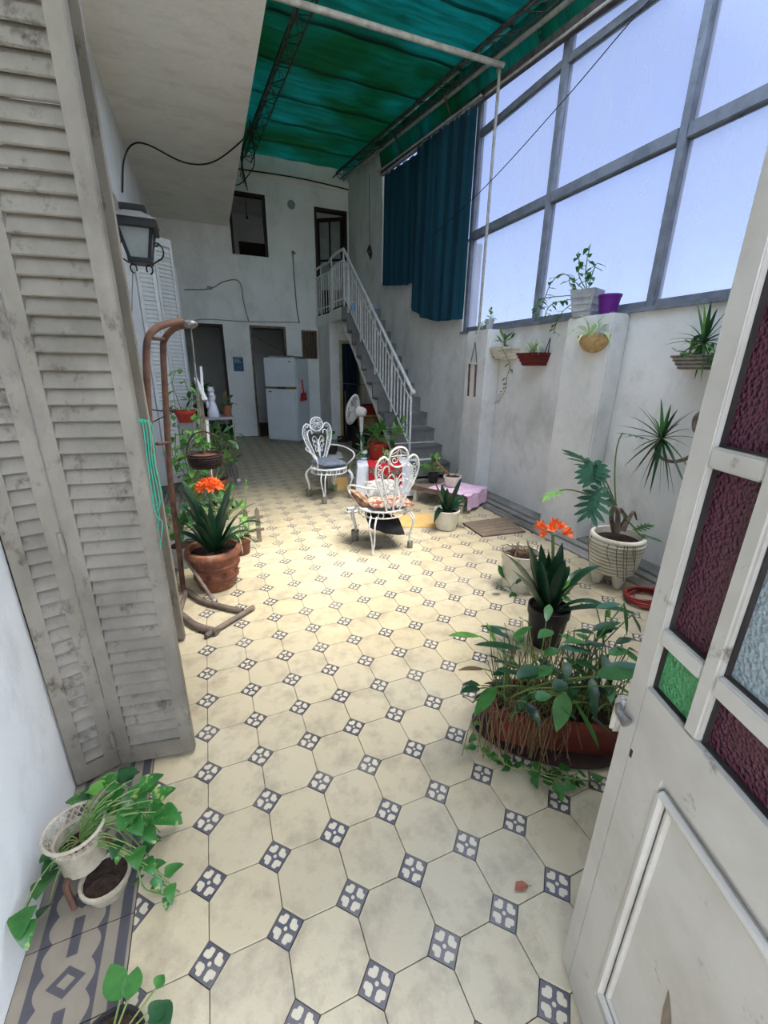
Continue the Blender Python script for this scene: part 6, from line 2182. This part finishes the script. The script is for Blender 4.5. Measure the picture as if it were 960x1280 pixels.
burst(t, dc, [P(u, v, x=XW - .12 - .05 * ((k * 3) % 4) + .06) for k, (u, v) in enumerate(((868, 370), (880, 380), (897, 385), (910, 388), (915, 400), (918, 415), (846, 417), (830, 432), (836, 425), (850, 432), (876, 478), (868, 475), (890, 470), (902, 455), (908, 440), (858, 405), (845, 448), (889, 375), (905, 430), (860, 455), (922, 425)))], .036, ('leaf', 'leafl', 'leafd'), .04)
# long curling stem with a second crown
XD = 3.08
st_ = [P(905, 462, x=3.24), P(893, 480, x=3.16), P(885, 496, x=3.12), P(884, 510, x=3.10), P(870, 522, x=3.09), P(869, 537, x=XD), P(878, 545, x=XD), P(874, 561, x=XD), P(858, 573, x=XD), P(840, 577, x=XD), P(826, 572, x=XD), P(820, 562, x=XD)]
MB().tube(smooth_path(st_, 5), [.020 - .010 * i / 55 for i in range(56)], 7).build('trunk', 'bark', t, world=True, smooth=True)
dc = P(827, 548, x=XD)
MB().tube(smooth_path([st_[-1], P(820, 556, x=XD), dc], 4), .012, 7).build('trunk', 'bark', t, world=True, smooth=True)
burst(t, dc, [P(u, v, x=XD - .10 + .07 * ((k * 5) % 4)) for k, (u, v) in enumerate(((796, 507), (839, 505), (856, 520), (870, 512), (876, 550), (868, 536), (790, 565), (780, 583), (787, 597), (800, 605), (824, 622), (843, 622), (852, 600), (862, 588), (768, 532), (805, 610), (815, 520), (847, 512), (830, 600), (774, 548), (858, 612), (785, 520), (826, 498), (862, 560), (812, 618), (836, 614), (794, 590), (850, 530), (806, 512)))], .036, ('leafd', 'leaf', 'clivia'), .045)

# goblet pot with philodendron
g = V((2.835, 1.20, 0))
gzt = P(770, 668, y=1.2).z
t = thing('potted_philodendron', 'tall ribbed white footed pot with a cut-leaf philodendron by the kerb', 'potted plant', g + V((0, 0, .0)))
z0 = .075
H_ = gzt - z0
prf = [(.09, z0), (.130, z0 + .03)]
nr = 9
for k in range(nr):
    a = z0 + .03 + (H_ - .06) * k / nr
    b = z0 + .03 + (H_ - .06) * (k + 1) / nr
    r0 = .136 + .034 * (k / nr) ** .8
    prf += [(r0, a + .002), (r0 + .021, a + (b - a) * .3), (r0 + .021, a + (b - a) * .65), (r0 + .001, b - .002)]
prf += [(.180, gzt - .03), (.186, gzt - .012), (.180, gzt), (.158, gzt), (.150, gzt - .05), (1e-7, gzt - .055)]
p_ = pot(t, prf, 'whiteceramic', .153, gzt - .045, 34)
for k in range(4):
    a = PI / 4 + k * PI / 2 + .5
    MB().lathe([(.028, 0), (.034, .02), (.045, .06), (.05, .10)], 10, (.10 * math.cos(a), .10 * math.sin(a), 0)).build('foot', 'whiteceramic', t, smooth=True)
B0 = g + V((-.02, 0, gzt - .05))
rr = random.Random(5)
for k, us in enumerate(([(772, 665), (772, 640), (766, 632)], [(778, 664), (785, 650), (792, 640), (796, 650)], [(775, 662), (782, 648), (776, 636)], [(768, 664), (764, 645), (770, 630)])):
    MB().tube(smooth_path([P(u, v, y=1.2 + .03 * k - .05) for u, v in us], 5), [.020 - .001 * i for i in range((len(us) - 1) * 5 + 1)], 7).build('trunk', 'bark', t, world=True, smooth=True)
hub = P(770, 634, y=1.2)
for (um, vm, ub, vb, ut, vt, y, W, mt) in ((752, 600, 748, 592, 722, 565, 1.15, .20, 'leafb'), (757, 592, 742, 580, 742, 604, 1.05, .22, 'leafb'), (752, 606, 748, 612, 735, 648, 1.02, .20, 'leafb'), (715, 606, 700, 613, 678, 621, 1.1, .09, 'leafl'), (764, 560, 778, 541, 805, 546, 1.25, .12, 'leafb'), (800, 668, 800, 668, 820, 672, 1.1, .13, 'leaf'), (760, 622, 762, 618, 768, 645, 1.1, .14, 'clivia'), (795, 662, 795, 662, 812, 655, 1.2, .10, 'leaf')):
    b = P(ub, vb, y=y)
    MB().tube(bez(hub, P(um, vm, y=y), b, 6), .005, 5).build('leaf_stalk', 'stem', t, world=True, smooth=True)
    lobed(t, b, P(ut, vt, y=y - .03), W, mt)
for k in range(7):
    a = rr.uniform(2.6, 4.6)
    p0 = g + V((.172 * math.cos(a), .172 * math.sin(a), gzt))
    p1 = g + V((.195 * math.cos(a), .195 * math.sin(a), gzt - .08))
    p2 = g + V((.19 * math.cos(a + .2), .19 * math.sin(a + .2), gzt - rr.uniform(.14, .30)))
    MB().tube(smooth_path([p0, p1, p2], 4), .003, 4).build('dry_root', 'drystem', t, world=True)
# coiled red hose
q = P(805, 745)
t = thing('garden_hose', 'coiled red hose lying by the kerb behind the footed pot', 'hose', (q.x - .065, q.y - .05, 0))
pts = []
for k in range(90):
    a = 2 * PI * k / 22
    pts.append(((.125 + .015 * math.sin(k * .6)) * math.cos(a), (.11 + .015 * math.cos(k * .5)) * math.sin(a), .012 + .012 * (k / 22) + .004 * math.sin(a * 2)))
MB().tube(pts, .010, 6).build('coil', 'hose', t, smooth=True)
MB().tube(smooth_path([V(pts[-1]), V((.10, -.2, .02)), V((.05, -.35, .012))], 5), .010, 6).build('tail', 'hose', t, smooth=True)

# white bucket with dry plant
q = V((2.12, 1.38, 0))
bz = P(648, 690, y=1.38).z
t = thing('potted_plant', 'white bucket with dry clippings behind the flowering clivia', 'potted plant', q)
simple_pot(t, .135, .11, max(.22, bz), 'whiteceramic', rim=.006)
rr = random.Random(3)
for k in range(40):
    a, r = rr.uniform(0, 2 * PI), rr.uniform(.02, .14)
    p0 = q + V((r * math.cos(a), r * math.sin(a), max(.22, bz) + rr.uniform(-.02, .02)))
    MB().tube([p0, p0 + V((rr.uniform(-.06, .06), rr.uniform(-.06, .06), rr.uniform(-.01, .04)))], .004, 4).build('dry_twig', 'drystem', t, world=True)
bush(t, q + V((-.1, -.05, .02)), 5, .10, .10, 50, ('leaf',))

# black nursery pot with clivia
q = V((1.83, .78, 0))
bz = P(680, 768, y=.72).z
t = thing('potted_clivia', 'black nursery pot of clivia with an orange flower behind the long planter', 'potted plant', q)
bh = max(.20, bz)
simple_pot(t, .115, .085, bh, 'blackpot', rim=.006)
B0 = q + V((0, 0, bh - .03))
for (u, v, y, W, bow) in ((624, 686, .85, .045, .10), (658, 672, .85, .075, .0), (667, 690, .75, .06, .0), (703, 678, .85, .05, .0), (712, 708, .8, .05, .10), (752, 708, .7, .045, .16), (736, 712, .9, .045, .14), (686, 690, .85, .055, .0), (676, 700, .7, .05, .0), (645, 700, .75, .05, .05), (694, 695, .75, .05, .0), (760, 760, .55, .045, .12), (800, 770, .45, .05, .10), (662, 682, .95, .07, .0), (676, 680, .9, .07, .0), (640, 712, .7, .05, .06), (706, 700, .7, .06, .02), (725, 730, .65, .05, .10), (634, 694, .95, .045, .08)):
    tip = P(u, v, y=y)
    leafobj(t, B0 + V(((tip.x - B0.x) * .1, (tip.y - B0.y) * .1, 0)), tip, W * 1.2, bow=bow, mt='clivia', n=10)
fc = P(691, 668, y=.85)
MB().tube(bez(B0, (B0 + fc) / 2 + V((.02, 0, .03)), fc, 5), .009, 6).build('flower_stalk', 'stem', t, world=True)
flowers(t, fc, 9, .12, 8, .05, .6)
bush(t, B0 + V((0, 0, .05)), 8, .10, .08, 51, ('leaf', 'leafl'))

# long terracotta planter
pdx = V((.87, -.50, 0)).normalized()
pdy = V((.50, .87, 0)).normalized()
pc = V((1.40, .25, 0))
pa = math.atan2(pdx.y, pdx.x)
t = thing('long_planter', 'long terracotta planter of broad leaved stems beside the open door', 'potted plant', pc + V((0, 0, .007)), pa)
PL, PW, PH = .56, .22, .17
vs = []
for f, g_, z in ((.86, 0, 0), (1, 0, PH - .03), (1.04, 0, PH - .03), (1.04, 0, PH), (.96, 0, PH), (.93, 0, PH - .03)):
    hx_, hy_ = PL / 2 * (1 - (1 - f) * .4), PW / 2 * f
    for k in range(20):
        a = 2 * PI * k / 20
        e = .45
        x = math.copysign(abs(math.cos(a)) ** e, math.cos(a)) * hx_
        y = math.copysign(abs(math.sin(a)) ** e, math.sin(a)) * hy_
        vs.append((x, y, z))
fs = [tuple(range(19, -1, -1)), tuple(range(100, 120))]
for i in range(5):
    for k in range(20):
        fs.append((i * 20 + k, i * 20 + (k + 1) % 20, (i + 1) * 20 + (k + 1) % 20, (i + 1) * 20 + k))
MB().add(vs, fs).build('trough', 'planterred', t, smooth=True)
MB().box((-PL / 2 * .9, -PW / 2 * .86, PH - .05), (PL / 2 * .9, PW / 2 * .86, PH - .022)).build('soil', 'soil', t)


def on_pl(dx, dy, z):
    return pc + pdx * dx + pdy * dy + V((0, 0, z))


LEAVES = [  # leaf base px, tip px, plane y, width
    (600, 797, 560, 797, .40, .045, 'leafl'), (650, 812, 593, 808, .35, .055, 'leafd'), (640, 790, 600, 785, .5, .035, 'leafb'), (605, 838, 572, 840, .35, .03, 'drystem'), (620, 860, 592, 897, .30, .06, 'leaf'),
    (600, 862, 575, 868, .3, .04, 'leafd'), (590, 880, 578, 873, .3, .035, 'leafb'), (672, 835, 645, 850, .2, .06, 'leafd'), (690, 836, 650, 852, .2, .06, 'leaf'), (662, 868, 682, 890, .1, .04, 'leaf'),
    (707, 868, 695, 917, .05, .062, 'leaf'), (720, 880, 748, 938, .0, .06, 'leaf'), (755, 846, 800, 833, .05, .075, 'leafb'), (745, 848, 800, 842, .02, .07, 'leaf'), (720, 830, 750, 840, .15, .06, 'leafd'),
    (780, 756, 783, 797, .2, .055, 'leaf'), (790, 770, 800, 793, .2, .05, 'leafb'), (740, 790, 776, 780, .25, .045, 'leafd'), (745, 762, 777, 757, .3, .04, 'leafb'), (757, 765, 762, 775, .3, .06, 'leafl'),
    (690, 790, 672, 800, .3, .05, 'leaf'), (660, 780, 650, 775, .45, .05, 'leafb'), (735, 805, 760, 820, .2, .07, 'leafb'), (700, 812, 742, 818, .2, .05, 'leafb'), (665, 875, 690, 872, .1, .05, 'leaf'),
    (690, 862, 710, 858, .1, .06, 'leafd'), (700, 885, 720, 900, .05, .07, 'leafd'), (650, 845, 620, 840, .25, .05, 'leafd'), (680, 820, 700, 815, .25, .05, 'leaf'), (640, 800, 665, 785, .4, .04, 'leaf'),
    (770, 860, 800, 880, .0, .05, 'leafl'), (740, 900, 770, 925, .0, .06, 'leafd'), (760, 820, 785, 815, .15, .05, 'leaf'), (620, 810, 608, 780, .45, .03, 'leafl'), (630, 830, 610, 822, .35, .03, 'drystem')]
rr = random.Random(11)
for k, (ub, vb, ut, vt, y, W, mt) in enumerate(LEAVES):
    b, tp_ = P(ub, vb, y=y), P(ut, vt, y=y - .02)
    leafobj(t, b, tp_, W, bow=.012, kind='oval', mt=mt, n=8, fold=.1) if False else None
    root_p = on_pl(rr.uniform(-.24, .24), rr.uniform(-.06, .06), PH - .02)
    mb = MB().ribbon(bez(b, (b + tp_) / 2 + V((0, 0, .015)), tp_, 8), [prof('oval', i / 8, W) for i in range(9)], fold=.1)
    inv = Matrix.Rotation(-pa, 3, 'Z')
    mb.v = [inv @ (p - pc) for p in mb.v]
    mb.build('leaf', mt, t, smooth=True)
    mb = MB().tube(bez(root_p, root_p.lerp(b, .5) + V((0, 0, .06)), b, 6), .0028, 5)
    mb.v = [inv @ (p - pc) for p in mb.v]
    mb.build('leaf_stalk', 'stem', t, smooth=True)
for k in range(46):
    root_p = V((rr.uniform(-.25, .25), rr.uniform(-.07, .07), PH - .02))
    az = rr.uniform(0, 2 * PI)
    b = root_p + V((math.cos(az) * rr.uniform(.03, .16), math.sin(az) * rr.uniform(.03, .14), rr.uniform(.08, .34)))
    tp_ = b + V((math.cos(az), math.sin(az), rr.uniform(-.7, .4))).normalized() * rr.uniform(.08, .16)
    MB().ribbon(bez(b, (b + tp_) / 2 + V((0, 0, .02)), tp_, 7), [prof('oval', i / 7, rr.uniform(.028, .045)) for i in range(8)], fold=.1).build('leaf', ('leafd', 'leaf', 'leafd', 'clivia')[k % 4], t, smooth=True)
    MB().tube(bez(root_p, root_p.lerp(b, .5) + V((0, 0, .05)), b, 5), .0025, 5).build('leaf_stalk', 'stem', t, smooth=True)
# bare stems and dry roots, too many to tell apart
mb, md = MB(), MB()
for k in range(150):
    p0 = V((rr.uniform(-.25, .25), rr.uniform(-.07, .07), PH - .03))
    hgt = rr.uniform(.12, .36)
    p1 = p0 + V((rr.uniform(-.10, .10), rr.uniform(-.08, .08), hgt))
    (mb if k % 3 else md).tube([p0, p0.lerp(p1, .5) + V((rr.uniform(-.015, .015), 0, 0)), p1], [.0026, .0022, .0012], 4, cap=False)
for k in range(70):
    p0 = V((rr.uniform(-.32, .0), rr.uniform(-.11, -.02), PH + rr.uniform(-.01, .05)))
    p1 = p0 + V((rr.uniform(-.08, .04), rr.uniform(-.10, -.04), rr.uniform(.0, .05)))
    p2 = p1 + V((rr.uniform(-.04, .05), rr.uniform(-.05, .01), -rr.uniform(.12, .22)))
    p2.z = max(.004, p2.z)
    md.tube(smooth_path([p0, p1, p2], 3), .0018, 4, cap=False)
o = mb.build('bare_stems', 'stem', t)
o['kind'] = 'stuff'
o = md.build('dry_roots', 'drystem', t)
o['kind'] = 'stuff'
# saucer and pothos at the planter's foot
t = thing('plant_saucer', 'dark brown oval tray under the long planter', 'saucer', (pc.x, pc.y, 0), pa)
MB().lathe([(.325, 0), (.350, .022), (.343, .022), (.318, .007), (1e-7, .006)], 36, sy=.52).build('dish', 'saucer', t, smooth=True)
q = P(680, 955)
t = thing('creeping_pothos', 'small pothos creeping over the tiles before the long planter', 'plant', (q.x, q.y, 0))
for k, us in enumerate(([(618, 945), (638, 958), (665, 968), (690, 978)], [(650, 958), (680, 966), (705, 970), (722, 968)], [(655, 962), (688, 972), (700, 980), (690, 990)], [(603, 905), (600, 930), (614, 952)], [(692, 968), (716, 974), (738, 976)])):
    vine(t, [P(u, v, z=.03 + .02 * (i % 2)) for i, (u, v) in enumerate(us)], 6, .055, 'pothos' if k % 2 else 'leaf', 70 + k, .0025)
# stray leaf and twigs on the tiles
q = P(652, 1110)
t = thing('fallen_leaf', 'dry orange brown leaf lying on the tiles', 'leaf', (q.x, q.y, .002))
MB().ribbon([(-.025, 0, .002), (-.008, .004, .004), (.01, .0, .004), (.022, -.004, .002)], [.004, .028, .026, .003], fold=.06).build('blade', 'terracotta', t)
MB().tube([(.022, -.004, .002), (.032, -.008, .002)], .001, 4).build('stalk', 'drystem', t)
